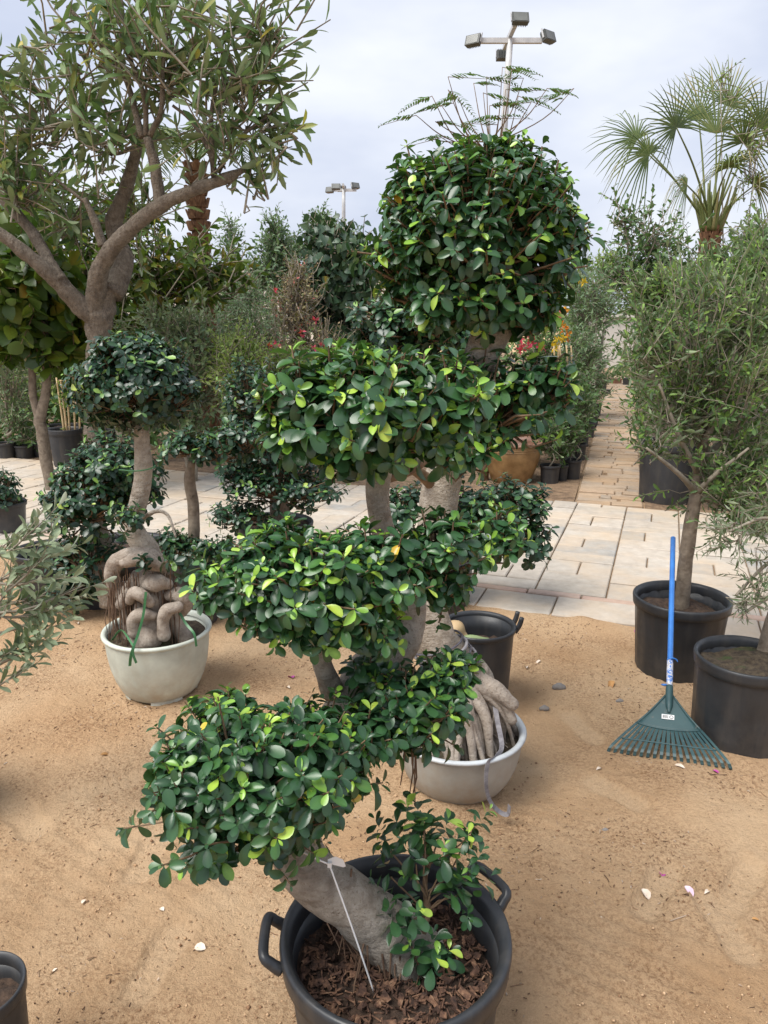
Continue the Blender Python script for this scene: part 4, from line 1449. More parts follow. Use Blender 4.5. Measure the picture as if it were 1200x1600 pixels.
for nm, lab, pts in (('a', 'green ribbon tying the swollen roots to the pale bowl rim front', [P(228, 925, YB - .14), P(224, 960, YB - .16), P(216, 990, YB - .19), P(209, 1010, YB - .235), P(208, 1022, YB - .245), P(213, 1036, YB - .245)]),
                     ('b', 'green ribbon over the right rim of the pale bowl', [P(281, 958, YB - .1), P(291, 975, YB - .12), P(303, 990, YB - .145), P(307, 1010, YB - .15)])):
    rb_ = thing('ribbon', lab, 'ribbon', pts[-1], 'ribbons on the pale bowl')
    ribbon(pts, .010, np.array([.2, -1, .1]), 'band', 'ribbon', rb_, .6)
    if nm == 'a':
        ribbon([pts[3], pts[4] + [-.01, 0, -.01], pts[4] + [-.016, -.004, -.05]], .012, np.array([.4, -1, .1]), 'tail', 'ribbon', rb_, .4)
        ribbon([pts[3], P(190, 985, YB - .16), P(175, 1000, YB - .1)], .008, np.array([.2, -1, .1]), 'tail', 'ribbon', rb_, .6)
rb_ = thing('ribbon', 'thin green tie round the trunk of the ball-topped bonsai', 'ribbon', P(224, 733, YB), 'ribbons on the pale bowl')
v, f = tube([P(186, 734, YB - .06), P(212, 736, YB - .065), P(236, 732, YB - .06), P(243, 727, YB - .03)], [.003] * 4, 6, 4)
mk('band', rel(rb_, v), f, 'ribbon', rb_)

# ================================================================== POTS AND FICUSES BEHIND THE PALE BOWL
c = G(140, 935)
pot('broad black pot standing behind the pale bowl, under the ragged bonsai', (c[0] + .10, c[1] + .16, 0), .40, .25, .36, 'black', 'soil', .8, flute=0, rim_h=.04)
f2 = thing('ficus_bonsai', 'ragged two-tier ficus behind the ball-topped bonsai, rooted in the broad black pot', 'bonsai', (c[0] + .10, c[1] + .1, .2))
Yb = 4.05
limb(f2, [(172, 945, Yb - .1), (166, 900, Yb - .1), (160, 850, Yb), (150, 800, Yb), (165, 750, Yb), (190, 715, Yb)], [16, 20, 15, 12, 10, 6], 'trunk', 'ficus_bark', 14, 7, .15, 12)
ficus_pads(f2, [(135, 785, 76, 68, Yb - .15, .8, 190), (180, 730, 74, 52, Yb - .1, .8, 150), (105, 800, 40, 35, Yb - .2, .8, 36), (140, 880, 70, 45, Yb - .1, .8, 80), (215, 770, 40, 60, Yb - .05, .8, 60), (115, 920, 45, 35, Yb - .1, .8, 36)],
           8, .056, .04, 'ficus_dark', 150, T_FICUS_S, .3, .0025, dark=.45)
A_ = np.array([P(random.uniform(150, 185), random.uniform(880, 920), Yb - .2) for k in range(30)])
B_ = A_.copy()
B_[:, 2] = .21
B_[:, 0] += rng.normal(size=30) * .015
v, f = sticks(A_, B_, .003, .002, None, 4)
mk('aerial_roots', rel(f2, v), f, 'aerial', f2)['kind'] = 'stuff'

c = G(293, 874, .36)
pot('black pot with trailing ficus, just right of the bulbous roots', (c[0], c[1], gz(c[0], c[1]) - .004), M(50, 872, c[1]), .36, .14, 'black', 'mosssoil', .92, flute=0, rim_h=.05)
f3 = thing('ficus_tree', 'ficus with upright grey trunk and trailing low branches, right of the bulbous roots', 'bonsai', (c[0], c[1], .3))
Yc = c[1]
limb(f3, [(303, 880, Yc), (303, 835, Yc), (302, 790, Yc), (296, 750, Yc), (300, 720, Yc)], [10, 9, 9, 9, 6], 'trunk', 'smooth_bark', 12, 6, .08, 14)
limb(f3, [(288, 860, Yc - .08), (300, 868, Yc - .13), (318, 872, Yc - .16)], [5, 4, 3], 'limb', 'smooth_bark', 8, 5)
ficus_pads(f3, [(300, 700, 60, 28, Yc, .8, 50), (345, 705, 48, 36, Yc, .8, 46), (385, 690, 48, 34, Yc, .8, 44), (300, 862, 52, 24, Yc - .08, .8, 44), (350, 862, 36, 24, Yc - .1, .8, 30), (265, 850, 26, 26, Yc - .1, .8, 16)], 8, .055, .04, 'ficus_dark', 60, T_FICUS_S, .25, .0025, dark=.5)

# dark ficus on the paving
c = P(430, 880, 4.9)
pot('black pot on the paving under the darkest ficus, mostly hidden by bonsai leaves', (c[0], c[1], .03), .26, .26, .22, 'black', 'soil', .85, flute=0)
f4 = thing('ficus_bonsai', 'very dark tiered ficus standing on the paving left of the nearest bonsai', 'bonsai', (c[0], c[1], .2))
limb(f4, [(434, 865, 4.9), (430, 835, 4.88), (438, 800, 4.88), (425, 740, 4.9), (405, 680, 4.9), (400, 630, 4.9)], [18, 20, 15, 12, 9, 5], 'trunk', 'root_bark', 14, 6, .2, 10)
limb(f4, [(440, 860, 4.85), (448, 820, 4.84), (440, 790, 4.86)], [11, 11, 8], 'limb', 'root_bark', 12, 5)
ficus_pads(f4, [(398, 622, 56, 55, 4.8, .9, 150), (412, 690, 78, 50, 4.8, .9, 190), (440, 760, 88, 48, 4.8, .9, 200), (375, 808, 50, 26, 4.7, .9, 60), (490, 775, 48, 30, 4.75, .9, 50), (380, 745, 45, 32, 4.75, .9, 50)],
           8, .055, .04, 'ficus_dark', 120, T_FICUS_S, .3, .0025, dark=.35)

# blue-green ficus behind the two near bonsai
c = P(690, 930, 4.15)
pot('black pot hidden behind the two near bonsai trunks', (c[0] - .06, c[1], 0), .25, .30, .21, 'black', 'soil', .85, flute=0)
f5 = thing('ficus_bonsai', 'small-leaved blue-green ficus behind the two near bonsai, its pads showing between them', 'bonsai', (c[0] - .06, c[1], .25))
limb(f5, [(672, 900, 4.15), (680, 820, 4.15), (690, 720, 4.15), (670, 620, 4.15), (660, 540, 4.15)], [16, 14, 13, 11, 7], 'trunk', 'ficus_bark', 12, 6, .1, 10)
limb(f5, [(690, 850, 4.15), (740, 840, 4.1), (790, 830, 4.05)], [9, 7, 4], 'limb', 'twig', 10, 5)
ficus_pads(f5, [(645, 505, 95, 52, 4.0, .8, 190), (710, 535, 60, 45, 4.0, .8, 90), (600, 545, 55, 40, 4.0, .8, 60), (795, 800, 68, 50, 4.05, .8, 110), (830, 850, 42, 40, 4.0, .8, 44), (740, 800, 50, 45, 4.1, .8, 50), (630, 800, 50, 40, 4.15, .8, 50)],
           8, .065, .045, 'ficus_dark', 150, T_FICUS_S, .2, .003, dark=.5)

# ================================================================== LEFT EDGE
c = P(0, 1545, 1.5)
lf = G(-20, 1540, .30)
pot('black pot rim cut off at the bottom left corner', (lf[0] - .02, lf[1], 0), M(66, 1540, 1.33), .30, .075, 'black', 'soil', .82, flute=0, rim_h=.03)
sv = thing('silver_olive', 'silvery olive branches reaching in at the left edge above the sand', 'olive tree', P(-70, 1120, 2.2))
limb(sv, [(-70, 1150, 2.2), (-60, 1050, 2.2), (-45, 950, 2.2), (-40, 850, 2.25)], [12, 9, 7, 4], 'trunk', 'grey_twig', 10, 6)
A0 = [(-50, 1000), (-45, 950), (-50, 1060), (-45, 920), (-40, 880), (-50, 1040), (-45, 900), (-45, 960), (-55, 1080), (-50, 1020), (-42, 870), (-48, 930), (-60, 1040), (-48, 980), (-45, 940)]
E0 = [(115, 930), (80, 860), (100, 960), (105, 840), (60, 820), (60, 1000), (90, 900), (130, 915), (40, 1040), (20, 930), (30, 840), (70, 930), (20, 1010), (40, 880), (60, 960)]
acc, sa, sb = [], [], []
for (a, b) in zip(A0, E0):
    y_ = 2.2 + random.uniform(-.1, .1)
    p0_, p1_ = P(*a, y_), P(*b, y_ + random.uniform(-.15, .15))
    mid = (p0_ + p1_) / 2 + [0, 0, .03]
    limb(sv, [(a[0], a[1], y_), ((a[0] + b[0]) / 2, (a[1] + b[1]) / 2 + 14, y_), (b[0], b[1], y_)], [2.6, 2.0, .9], 'branch', 'grey_twig', 6, 6, 0)
    Bq = np.array([P((a[0] * (1 - s) + b[0] * s), (a[1] * (1 - s) + b[1] * s) + 14 * 4 * s * (1 - s), y_) for s in (.25, .4, .55, .7, .85)])
    d = nrm(P(b[0], b[1], y_) - P(a[0], a[1], y_))
    Aq = nrm(d[None] + rng.normal(size=(5, 3)) * .35 + [0, 0, .25])
    acc.append(sprays(Bq[1:], Aq[1:], 8, .060, .14, 40, (0, 1)))
    sa.append(Bq)
    sb.append(Bq + Aq * .13)
foliage(sv, T_OLIVE2, *cat5(acc), 'silver', 'leaves', 120)
v, f = sticks(np.vstack(sa), np.vstack(sb), .0018, .001)
mk('twigs', rel(sv, v), f, 'grey_twig', sv)['kind'] = 'stuff'
c = G(-55, 1150)
pot('black pot of the silvery olive at the left edge', (P(-70, 1150, 2.2)[0] - .16, 2.2, 0), .16, .33, .16, 'black', 'soil', .85)

lp_ = G(75, 838, .40)
pot('wide empty-looking black pot at the paving edge on the left', (lp_[0], lp_[1], 0), M(49, 838, 4.75), .33, .17, 'black', 'soil', .62, flute=0, rim_h=.03)
sl = thing('slim_tree', 'slim forked tree with broad yellowing leaves, behind the wide black pot on the left', 'tree', (P(78, 770, 7.0)[0], 7.0, .03))
Ys = 7.0
limb(sl, [(81, 775, Ys), (79, 755, Ys), (72, 720, Ys), (65, 670, Ys), (62, 655, Ys), (72, 610, Ys), (72, 560, Ys), (68, 500, Ys), (62, 440, Ys)], [9, 9, 9, 9, 9, 7, 6.5, 6, 4], 'trunk', 'smooth_bark', 12, 6, .06, 14)
limb(sl, [(64, 662, Ys), (52, 620, Ys), (50, 580, Ys), (44, 530, Ys), (36, 470, Ys)], [7, 6, 5.5, 5, 3], 'limb', 'smooth_bark', 10, 6, .06)
spray_crown(sl, [(40, 460, 75, 70, Ys, .8, 75), (110, 500, 50, 55, Ys + .2, .8, 40), (10, 530, 45, 38, Ys, .8, 26), (85, 550, 40, 22, Ys, .8, 14), (20, 400, 80, 60, Ys + .3, .8, 46)], .19, 7, .36, T_BROAD, 'broad', 90, (.1, .9), .005, 'twig', 65, up=.1, droop=.45)

c = G(0, 842)
pot('black pot cut by the left edge under a small clipped ficus', (P(4, 815, c[1])[0] - .03, c[1] + .15, .03), M(30, 815, c[1]), .22, None, 'black', 'mosssoil', .9, flute=0)
f6 = thing('ficus_ball', 'small clipped dark ficus ball cut by the left edge', 'bonsai', (P(0, 790, c[1])[0], c[1] + .15, .22))
limb(f6, [(-2, 830, c[1] + .15), (-4, 800, c[1] + .15), (-4, 770, c[1] + .15)], [6, 5, 4], 'trunk', 'ficus_bark', 10, 4)
ficus_pads(f6, [(-2, 770, 34, 34, c[1] + .1, .9, 90)], 8, .055, .035, 'ficus_dark', 20, T_FICUS_S, .2, .0025, dark=.4)

# ================================================================== BIG GREY TREE
Yt = 6.7
bt2 = thing('shade_tree', 'big grey-barked tree with forked limbs and long grey-green leaves, upper left', 'tree', (P(148, 700, Yt)[0], Yt, 0))
base = P(148, 700, Yt)
v, f = tube([np.array([base[0], Yt, -.05]), np.array([base[0], Yt, .25]), P(148, 700, Yt), P(150, 620, Yt), P(152, 540, Yt), P(156, 490, Yt), P(172, 440, Yt)], [.16, .105, .088, .09, .095, .12, .08], 22, 12, .24, 9)
mk('trunk', rel(bt2, v), f, 'grey_bark', bt2)
for pts, rad in (
    ([(150, 500, Yt), (120, 472, Yt - .1), (84, 434, Yt - .2), (40, 396, Yt - .3), (0, 366, Yt - .35), (-60, 330, Yt - .4)], [21, 19, 17, 14, 12, 8]),
    ([(95, 440, Yt - .2), (72, 400, Yt - .15), (48, 360, Yt - .1), (0, 308, Yt), (-50, 270, Yt)], [14, 12, 11, 10, 7]),
    ([(152, 500, Yt), (150, 455, Yt - .1), (160, 412, Yt - .2), (190, 372, Yt - .3), (240, 328, Yt - .4), (300, 297, Yt - .5), (350, 280, Yt - .5), (383, 264, Yt - .5)], [22, 20, 17, 16, 14, 12, 11, 6]),
    ([(172, 460, Yt), (192, 410, Yt + .15), (178, 350, Yt + .2), (195, 300, Yt + .2), (212, 240, Yt + .2), (215, 180, Yt + .2)], [26, 20, 17, 14, 11, 6]),
    ([(250, 322, Yt - .4), (243, 265, Yt - .4), (230, 215, Yt - .4)], [12, 11, 9]),
    ([(160, 385, Yt - .2), (150, 350, Yt - .2), (132, 310, Yt - .2)], [10, 9, 6]),
    ([(222, 215, Yt - .4), (195, 120, Yt - .3), (150, 60, Yt - .3), (105, 10, Yt - .3)], [7, 6, 5, 4]),
    ([(228, 212, Yt - .4), (225, 150, Yt - .45), (200, 80, Yt - .4), (190, 0, Yt - .4)], [6, 5, 4, 3]),
    ([(234, 212, Yt - .4), (252, 170, Yt - .5), (255, 100, Yt - .5), (265, 20, Yt - .5)], [6, 5, 4, 3]),
    ([(335, 280, Yt - .5), (328, 240, Yt - .5), (300, 190, Yt - .5), (270, 165, Yt - .5)], [7, 5, 4, 3]),
    ([(340, 270, Yt - .5), (370, 220, Yt - .5), (420, 180, Yt - .5), (450, 150, Yt - .5)], [5, 4, 3, 2]),
    ([(335, 265, Yt - .5), (330, 180, Yt - .5), (345, 100, Yt - .5), (350, 40, Yt - .5)], [5, 4, 3, 2]),
    ([(210, 230, Yt + .2), (180, 240, Yt + .1), (140, 230, Yt), (90, 180, Yt)], [4, 4, 3, 2]),
    ([(132, 315, Yt - .2), (100, 290, Yt - .2), (50, 250, Yt - .2)], [4, 3, 2]),
):
    limb(bt2, pts, [q * .78 for q in rad], 'limb', 'grey_bark', 14, 9, .2, 9)
spray_crown(bt2, [(250, 90, 130, 90, Yt - .4, .7, 51), (110, 60, 110, 70, Yt - .3, .7, 20), (60, 180, 100, 90, Yt - .1, .7, 34), (380, 130, 85, 90, Yt - .5, .7, 27), (425, 195, 55, 60, Yt - .5, .7, 13), (170, 200, 90, 80, Yt - .2, .7, 25), (30, 290, 70, 60, Yt - .1, .7, 21), (330, 220, 60, 50, Yt - .5, .7, 9),
                  (400, 30, 70, 50, Yt - .5, .7, 13), (-40, 120, 70, 120, Yt, .7, 18), (250, -60, 200, 70, Yt - .3, .7, 23), (390, 275, 40, 30, Yt - .5, .7, 5), (110, 340, 60, 40, Yt + .3, .7, 12), (200, 330, 70, 50, Yt + .4, .7, 9)],
            .20, 8, .62, T_OBLONG, 'greytree', 300, (.05, .95), .008, 'grey_twig', 42, inner=.5, up=.55, wild=.55, droop=.05)

# ================================================================== BACKGROUND PLANTS
def stems(parent, foot, tops, r0, mat='grey_twig', name='stem'):
    for tp in tops:
        tp = np.asarray(tp)
        mid = foot * .5 + tp * .5 + np.array([random.uniform(-.08, .08), random.uniform(-.08, .08), 0])
        v, f = tube([foot + [random.uniform(-.03, .03), random.uniform(-.03, .03), 0], mid, tp], [r0, r0 * .75, r0 * .35], 7, 5, .1, 8)
        mk(name, rel(parent, v), f, mat, parent)


def shrub(name, label, cat, lobes, L, k, length, tpl, mat, tones=(.05, .8), foot=None, foot_z=0.0, r0=.02, nstem=3, stem_mat='grey_twig', group=None, **kw):
    px, py, Y = foot
    fxy = P(px, py, Y)
    t = thing(name, label, cat, (fxy[0], Y, foot_z), group)
    spray_crown(t, lobes, L, k, length, tpl, mat, 0, tones, kw.pop('twig_r', .004), kw.pop('twig_mat', stem_mat), **kw)
    big = sorted(lobes, key=lambda q: -q[2] * q[3])[:nstem]
    stems(t, np.array([fxy[0], Y, foot_z]), [P(q[0] + random.uniform(-.2, .2) * q[2], q[1], q[4]) for q in big], r0, stem_mat)
    return t


def gpot(label, px, py, rpx, hpx, mat='blackfar', group=None, soil='soil', soil_z=.85, **kw):
    """a pot whose front foot stands at photo pixel (px, py)"""
    g0 = G(px, py)
    r = M(rpx, py, g0[1])
    pot(label, (g0[0] * (1 + r * .8 / g0[1]), g0[1] + r * .8, kw.pop('z', 0)), r, M(hpx, py, g0[1]), r * .82, mat, soil, soil_z, flute=0, group=group, seg=32, **kw)
    return g0[1] + r * .8


BG = 'shrubs and trees beyond the paving'
# ---- left rear: row of pots on the far side of the paving
ROW = 'pots in the left rear row'
y1 = gpot('far black pot at the left edge, first of the rear row', 12, 720, 15, 27, group=ROW)
y2 = gpot('small far black pot, second from the left edge in the rear row', 40, 719, 15, 22, group=ROW)
y3 = gpot('small far black pot beside the slim trunk, third in the rear row', 63, 716, 12, 22, group=ROW)
y4 = gpot('tall black pot with bamboo canes behind the big grey trunk', 108, 734, 26, 62, group=ROW)
y5 = gpot('wide black pot behind the pot of bamboo canes', 100, 705, 28, 38, group=ROW)
gpot('dark pot just right of the big grey trunk, in the rear row', 172, 712, 12, 40, group=ROW)
shrub('olive_shrub', 'fine-leaved olive shrub in the first rear pot at the left edge', 'olive tree', [(15, 610, 55, 70, y1, .8, 90), (5, 540, 50, 50, y1, .8, 50), (30, 660, 40, 30, y1, .8, 18)], .08, 9, .28, T_OLIVE2, 'greygreen', (0, .6), (12, 695, y1), .25, .02, 3, group=BG)
shrub('leafy_shrub', 'low leafy plant in the second rear pot at far left', 'shrub', [(42, 682, 28, 20, y2, .8, 26)], .08, 7, .2, T_BUSH, 'bush', (0, .6), (40, 700, y2), .2, .01, 1, group=BG)
shrub('leafy_shrub', 'bright green shrub behind the slim forked trunk at far left', 'shrub', [(75, 620, 45, 50, y3 + .9, .8, 80), (60, 570, 50, 40, y3 + 1, .8, 50), (100, 580, 40, 40, y3 + 1.2, .8, 50)], .10, 8, .3, T_BUSH, 'lime', (0, .8), (63, 700, y3 + .9), 0, .02, 2, group=BG)
cl = thing('climbing_plant', 'half-bare climber tied to bamboo canes in the tall rear pot', 'climber', (P(112, 680, y4)[0], y4, .42))
for (x0, x1, yt) in ((106, 92, 570), (110, 101, 565), (118, 112, 555), (125, 122, 540), (102, 88, 590)):
    limb(cl, [(x0, 684, y4), ((x0 + x1) / 2, (684 + yt) / 2, y4), (x1, yt, y4)], [1.6 if x0 > 107 else 2.2, 1.5, 1.3], 'bamboo_cane', 'bamboo', 8, 3, 0)
for yy in (560, 575, 592, 610):
    limb(cl, [(90, yy + 4, y4), (108, yy, y4 - .03), (127, yy - 3, y4)], [.8, .8, .8], 'cross_cane', 'bamboo', 6, 3, 0)
spray_crown(cl, [(108, 560, 20, 22, y4, .8, 14), (100, 620, 15, 40, y4, .8, 12), (116, 538, 14, 16, y4, .8, 10)], .07, 6, .18, T_BUSH, 'lime', 0, (.2, 1), .003)

# ---- palm trunk and bushes behind the grey tree
dp = thing('date_palm', 'rough brown palm trunk rising behind the grey tree limb', 'palm', (P(320, 520, 9.2)[0], 9.2, 0))


def palm_trunk(parent, x, y, z0, z1, r, nrow, boots_len):
    v, f = tube([(x, y, z0), (x + .02, y, (z0 + z1) / 2), (x, y, z1)], [r * .85, r * .8, r * .8], 14, 8, .1, 6)
    mk('trunk', rel(parent, v), f, 'fibre', parent)
    lst = []
    for i in range(nrow):
        z = z0 + (z1 - z0) * (i + .3) / nrow
        for j in range(7):
            a = j * 6.283 / 7 + i * 1.1
            d = np.array([math.cos(a), math.sin(a), 0])
            s = np.array([-math.sin(a), math.cos(a), 0])
            b0 = np.array([x, y, z]) + d * r * .7
            wv = r * .42
            t0 = b0 + d * boots_len * .35 + [0, 0, boots_len]
            V = [b0 - s * wv, b0 + s * wv, t0 + s * wv * .55, t0 - s * wv * .55]
            V = V + [q + d * r * .22 for q in V]
            lst.append((np.array(V), [(0, 3, 2, 1), (4, 5, 6, 7), (0, 1, 5, 4), (1, 2, 6, 5), (2, 3, 7, 6), (3, 0, 4, 7)]))
    v, f = join(lst)
    mk('leaf_bases', rel(parent, v), f, 'fibre', parent, smooth=False)['kind'] = 'stuff'


zt = P(316, 255, 9.2)[2]
palm_trunk(dp, P(320, 520, 9.2)[0], 9.2, 0, zt, .115, 26, .10)


def pinnate(parent, base, d, length, L, n=34, mat='palm', droop=.5, tones=(.2, .8)):
    d = nrm(np.asarray(d))
    s = np.linspace(0, 1, 9)[:, None]
    c = base + d * length * s + np.array([0, 0, -1]) * droop * length * s ** 2
    v, f = tube(c, np.linspace(.014, .004, 9), 6, 2)
    fr_ = mk('frond', rel(parent, v), f, mat, parent, np.full(len(v), .6))
    q = np.linspace(.2, 1, n)
    cc = np.array([np.interp(q, s[:, 0], c[:, i]) for i in range(3)]).T
    T = nrm(np.gradient(cc, axis=0))
    side = nrm(np.cross(T, [0, 0, 1.0]))
    acc = []
    for sg in (-1, 1):
        D = nrm(side * sg + T * .6 + np.array([0, 0, -.15]) + rng.normal(size=T.shape) * .08)
        N_ = nrm(np.cross(D, T) * sg + rng.normal(size=T.shape) * .1)
        acc.append((cc, D, N_, np.full(n, L) * (1 - .5 * (2 * q - 1.1) ** 2), rng.uniform(*tones, n)))
    tV, tF = leaf_tpl([(0, .02), (.4, .045), (1, .006)], 2, .3, .2)
    pos, D, Nn, Ls, tone = cat5(acc)
    fr2 = frames(D, Nn)
    V = np.einsum('nij,mj->nmi', fr2 * Ls[:, None, None], tV) + pos[:, None]
    Fc = (tF[None] + (np.arange(len(pos)) * len(tV))[:, None, None]).reshape(-1, 4)
    o = mk('leaflets', rel(parent, V.reshape(-1, 3)), Fc, mat, fr_, np.repeat(tone, len(tV)))
    o['kind'] = 'stuff'


for k in range(9):
    a = k * 6.283 / 9 + .2
    pinnate(dp, np.array([P(320, 520, 9.2)[0], 9.2, zt]), (math.cos(a), math.sin(a), 1.1 + .3 * (k % 3)), 1.3, .28, 26, 'palm', .7)

shrub('broadleaf_tree', 'yellow-green broad-leaved tree behind the big grey trunk', 'tree', [(240, 430, 95, 75, 8.2, .8, 110), (130, 420, 80, 80, 8.4, .8, 80), (330, 440, 60, 50, 8.2, .8, 50), (60, 330, 80, 70, 8.6, .8, 60), (200, 330, 60, 50, 8.4, .8, 40), (190, 520, 60, 50, 8.4, .8, 50)],
      .17, 8, .5, leaf_tpl([(0, .02), (.5, .2), (1, .02)], 2, .2, .25), 'broad', (.25, .95), (200, 640, 8.4), 0, .06, 4, group=BG, twig_r=.008, droop=.3)
shrub('olive_shrub', 'grey-green fine-leaved shrub right of the ball-topped bonsai', 'olive tree', [(300, 560, 70, 75, 7.4, .8, 170), (290, 640, 60, 60, 7.3, .8, 110), (260, 520, 60, 45, 7.6, .8, 70)], .10, 8, .30, T_OLIVE2, 'greygreen', (0, .7), (300, 700, 7.4), 0, .025, 4, group=BG)
shrub('hedge_shrub', 'light green shrub at the foot of the brown dry shrub', 'shrub', [(385, 590, 60, 55, 6.9, .8, 130), (430, 585, 55, 45, 7.0, .8, 100), (365, 550, 40, 40, 7.1, .8, 70), (490, 585, 50, 40, 7.0, .8, 80)], .065, 9, .26, T_BUSH, 'lime', (.1, .9), (400, 690, 7.0), 0, .02, 4, group=BG)
fl = shrub('flowering_shrub', 'dry brown twiggy shrub with a few pink flowers, mid distance left of the bonsai', 'shrub', [(462, 490, 42, 75, 8.6, .8, 150), (500, 550, 45, 45, 8.5, .8, 80), (440, 560, 40, 40, 8.5, .8, 60), (470, 430, 22, 30, 8.7, .8, 26)], .055, 9, .32, T_BUSH, 'dry', (0, .97), (465, 690, 8.6), 0, .03, 4, group=BG, twig_r=.006, up=.6)
shrub('heart_leaf_tree', 'dense dark tree with large drooping heart-shaped leaves, left of the bonsai top', 'tree', [(525, 400, 58, 45, 9.2, .9, 70), (535, 470, 62, 62, 9.2, .9, 110), (500, 440, 40, 40, 9.2, .9, 40), (560, 410, 36, 40, 9.3, .9, 36), (505, 365, 34, 24, 9.3, .9, 18), (540, 540, 40, 40, 9.2, .9, 40)],
      .14, 7, .35, T_HEART, 'heart', (0, .9), (525, 600, 9.2), 0, .05, 3, group=BG, droop=.9, ang=70, up=0, twig_r=.006)
shrub('conifer_tree', 'slender pale tree with pointed top, far behind the brown shrub', 'tree', [(430, 390, 24, 36, 13, .9, 110), (418, 430, 40, 36, 13, .9, 130), (428, 358, 10, 16, 13, .9, 34), (455, 420, 25, 25, 13, .9, 40)], .11, 8, .4, T_BUSH, 'pale', (0, .6), (425, 540, 13), 0, .06, 2, group=BG, up=.8)
shrub('conifer_tree', 'slim sparse pale tree just right of the palm trunk, far away', 'tree', [(362, 400, 20, 46, 13, .9, 60), (372, 450, 26, 34, 13, .9, 60), (358, 355, 10, 20, 13, .9, 14)], .10, 8, .4, T_BUSH, 'pale', (0, .6), (365, 540, 13), 0, .05, 2, group=BG, up=.8)
shrub('conifer_tree', 'pale pointed tree rising above the heart-leaved tree', 'tree', [(500, 365, 26, 26, 14, .9, 80), (505, 345, 10, 12, 14, .9, 20), (540, 375, 20, 20, 14, .9, 30), (470, 390, 24, 24, 14, .9, 50)], .11, 8, .4, T_BUSH, 'pale', (0, .5), (500, 540, 14), 0, .06, 2, group=BG, up=.8)
shrub('round_bush', 'round grey-green bush below the slim sparse tree', 'shrub', [(375, 480, 52, 45, 11.5, .9, 240), (345, 510, 40, 40, 11, .9, 120), (410, 520, 40, 40, 11, .9, 120)], .09, 9, .35, T_OLIVE, 'pale', (0, .4), (375, 600, 11.5), 0, .04, 3, group=BG)
# flowers scattered on the dry shrub
acc = []
for (px, py) in ((430, 455), (472, 518), (493, 500), (415, 570), (432, 538), (420, 540), (505, 540), (470, 525), (490, 545)):
    c = P(px, py, 8.2)
    B = np.repeat(c[None], 6, 0)
    D = nrm(rng.normal(size=(6, 3)) + [0, -.4, .2])
    acc.append((B, D, nrm(rng.normal(size=(6, 3)) + [0, -1, 0]), np.full(6, .05), rng.uniform(0, .35, 6)))
foliage(fl, T_BUSH, *cat5(acc), 'flower', 'petals')

# ---- beyond the path, left side: urn, small pots, bougainvillea on canes
g0 = G(805, 762)
ur = thing('clay_urn', 'glazed brown clay urn beside the path, partly behind bonsai leaves', 'urn', (g0[0], g0[1] + .26, 0))
ru, hu = M(47, 735, g0[1] + .26), M(66, 735, g0[1] + .26)
v, f = lathe([(ru * .55, 0), (ru * .64, hu * .03), (ru * .78, hu * .3), (ru * .90, hu * .55), (ru * .95, hu * .74), (ru * .94, hu * .9)], 48)
mk('wall', v, f, 'urn', ur)
for q in (.80, .85, .9):
    v, f = lathe([(ru * .935, hu * (q - .018)), (ru * .975, hu * q), (ru * .935, hu * (q + .018))], 48)
    mk('band', v, f, 'urn', ur)
V, Fc = [], []
for i, (rr_, z) in enumerate(((.92, .92), (1.0, .935), (1.03, .97), (1.0, 1.0), (.9, .99), (.84, .9), (.82, .7), (.01, .68))):
    for j in range(48):
        a = j * 6.283 / 48
        k = 1 + (.035 * math.sin(a * 9) if .9 < rr_ else 0)
        V.append((ru * rr_ * k * math.cos(a), ru * rr_ * k * math.sin(a), hu * z + (.012 * math.sin(a * 9) if rr_ > .9 else 0)))
for i in range(7):
    for j in range(48):
        Fc.append((i * 48 + j, i * 48 + (j + 1) % 48, i * 48 + 48 + (j + 1) % 48, i * 48 + 48 + j))
mk('rim', V, Fc, 'urn_rim', ur)

PR_ = 'small black pots along the path'
row = []
for k, (px, py, rp, hp, lab) in enumerate([(858, 758, 16, 30, 'nearest small black pot beside the path, right of the brown urn'), (876, 753, 11, 26, 'small black pot between the nearest two, beside the path'), (893, 751, 14, 32, 'taller small black pot at the path edge, third from the urn'),
                                           (885, 728, 13, 28, 'small black pot behind the first three by the path'), (903, 722, 12, 28, 'small black pot beside the path, fifth from the urn'), (908, 700, 12, 26, 'small black pot beside the path, sixth from the urn'), (918, 685, 11, 24, 'small black pot beside the path, seventh from the urn'),
                                           (870, 715, 14, 28, 'small black pot deep among the leaves behind the urn'), (925, 668, 10, 22, 'small black pot beside the path, eighth from the urn'), (930, 652, 9, 20, 'small black pot beside the path, ninth from the urn')]):
    yy = gpot(lab, px, py, rp, hp, group=PR_)
    row.append((px, py, yy, rp, hp))
order_ = ('first', 'second', 'third', 'fourth', 'fifth', 'sixth', 'seventh', 'eighth', 'ninth', 'tenth')
for k, (px, py, yy, rp, hp) in enumerate(row):
    h_ = random.uniform(50, 80)
    shrub('potted_shrub', 'young leafy plant growing in the %s of the path pots, counted from the urn' % order_[k], 'shrub', [(px, py - hp - h_ * .55, 20, h_ * .5, yy, .9, 34), (px + random.uniform(-8, 8), py - hp - h_, 16, 22, yy, .9, 18)], .07, 8, .22, T_BUSH, 'bush' if k % 2 else 'olive', (0, .6), (px, py - hp, yy), M(hp * .8, py, yy), .008, 2, group='plants in the path pots', twig_r=.0025)
shrub('leafy_shrub', 'broad dark shrub behind the brown urn', 'shrub', [(800, 660, 60, 60, 8.3, .8, 80), (860, 620, 50, 55, 8.6, .8, 80), (840, 680, 45, 40, 8.2, .8, 50)], .09, 8, .3, T_BUSH, 'bush', (0, .5), (820, 720, 8.4), 0, .02, 3, group=BG)
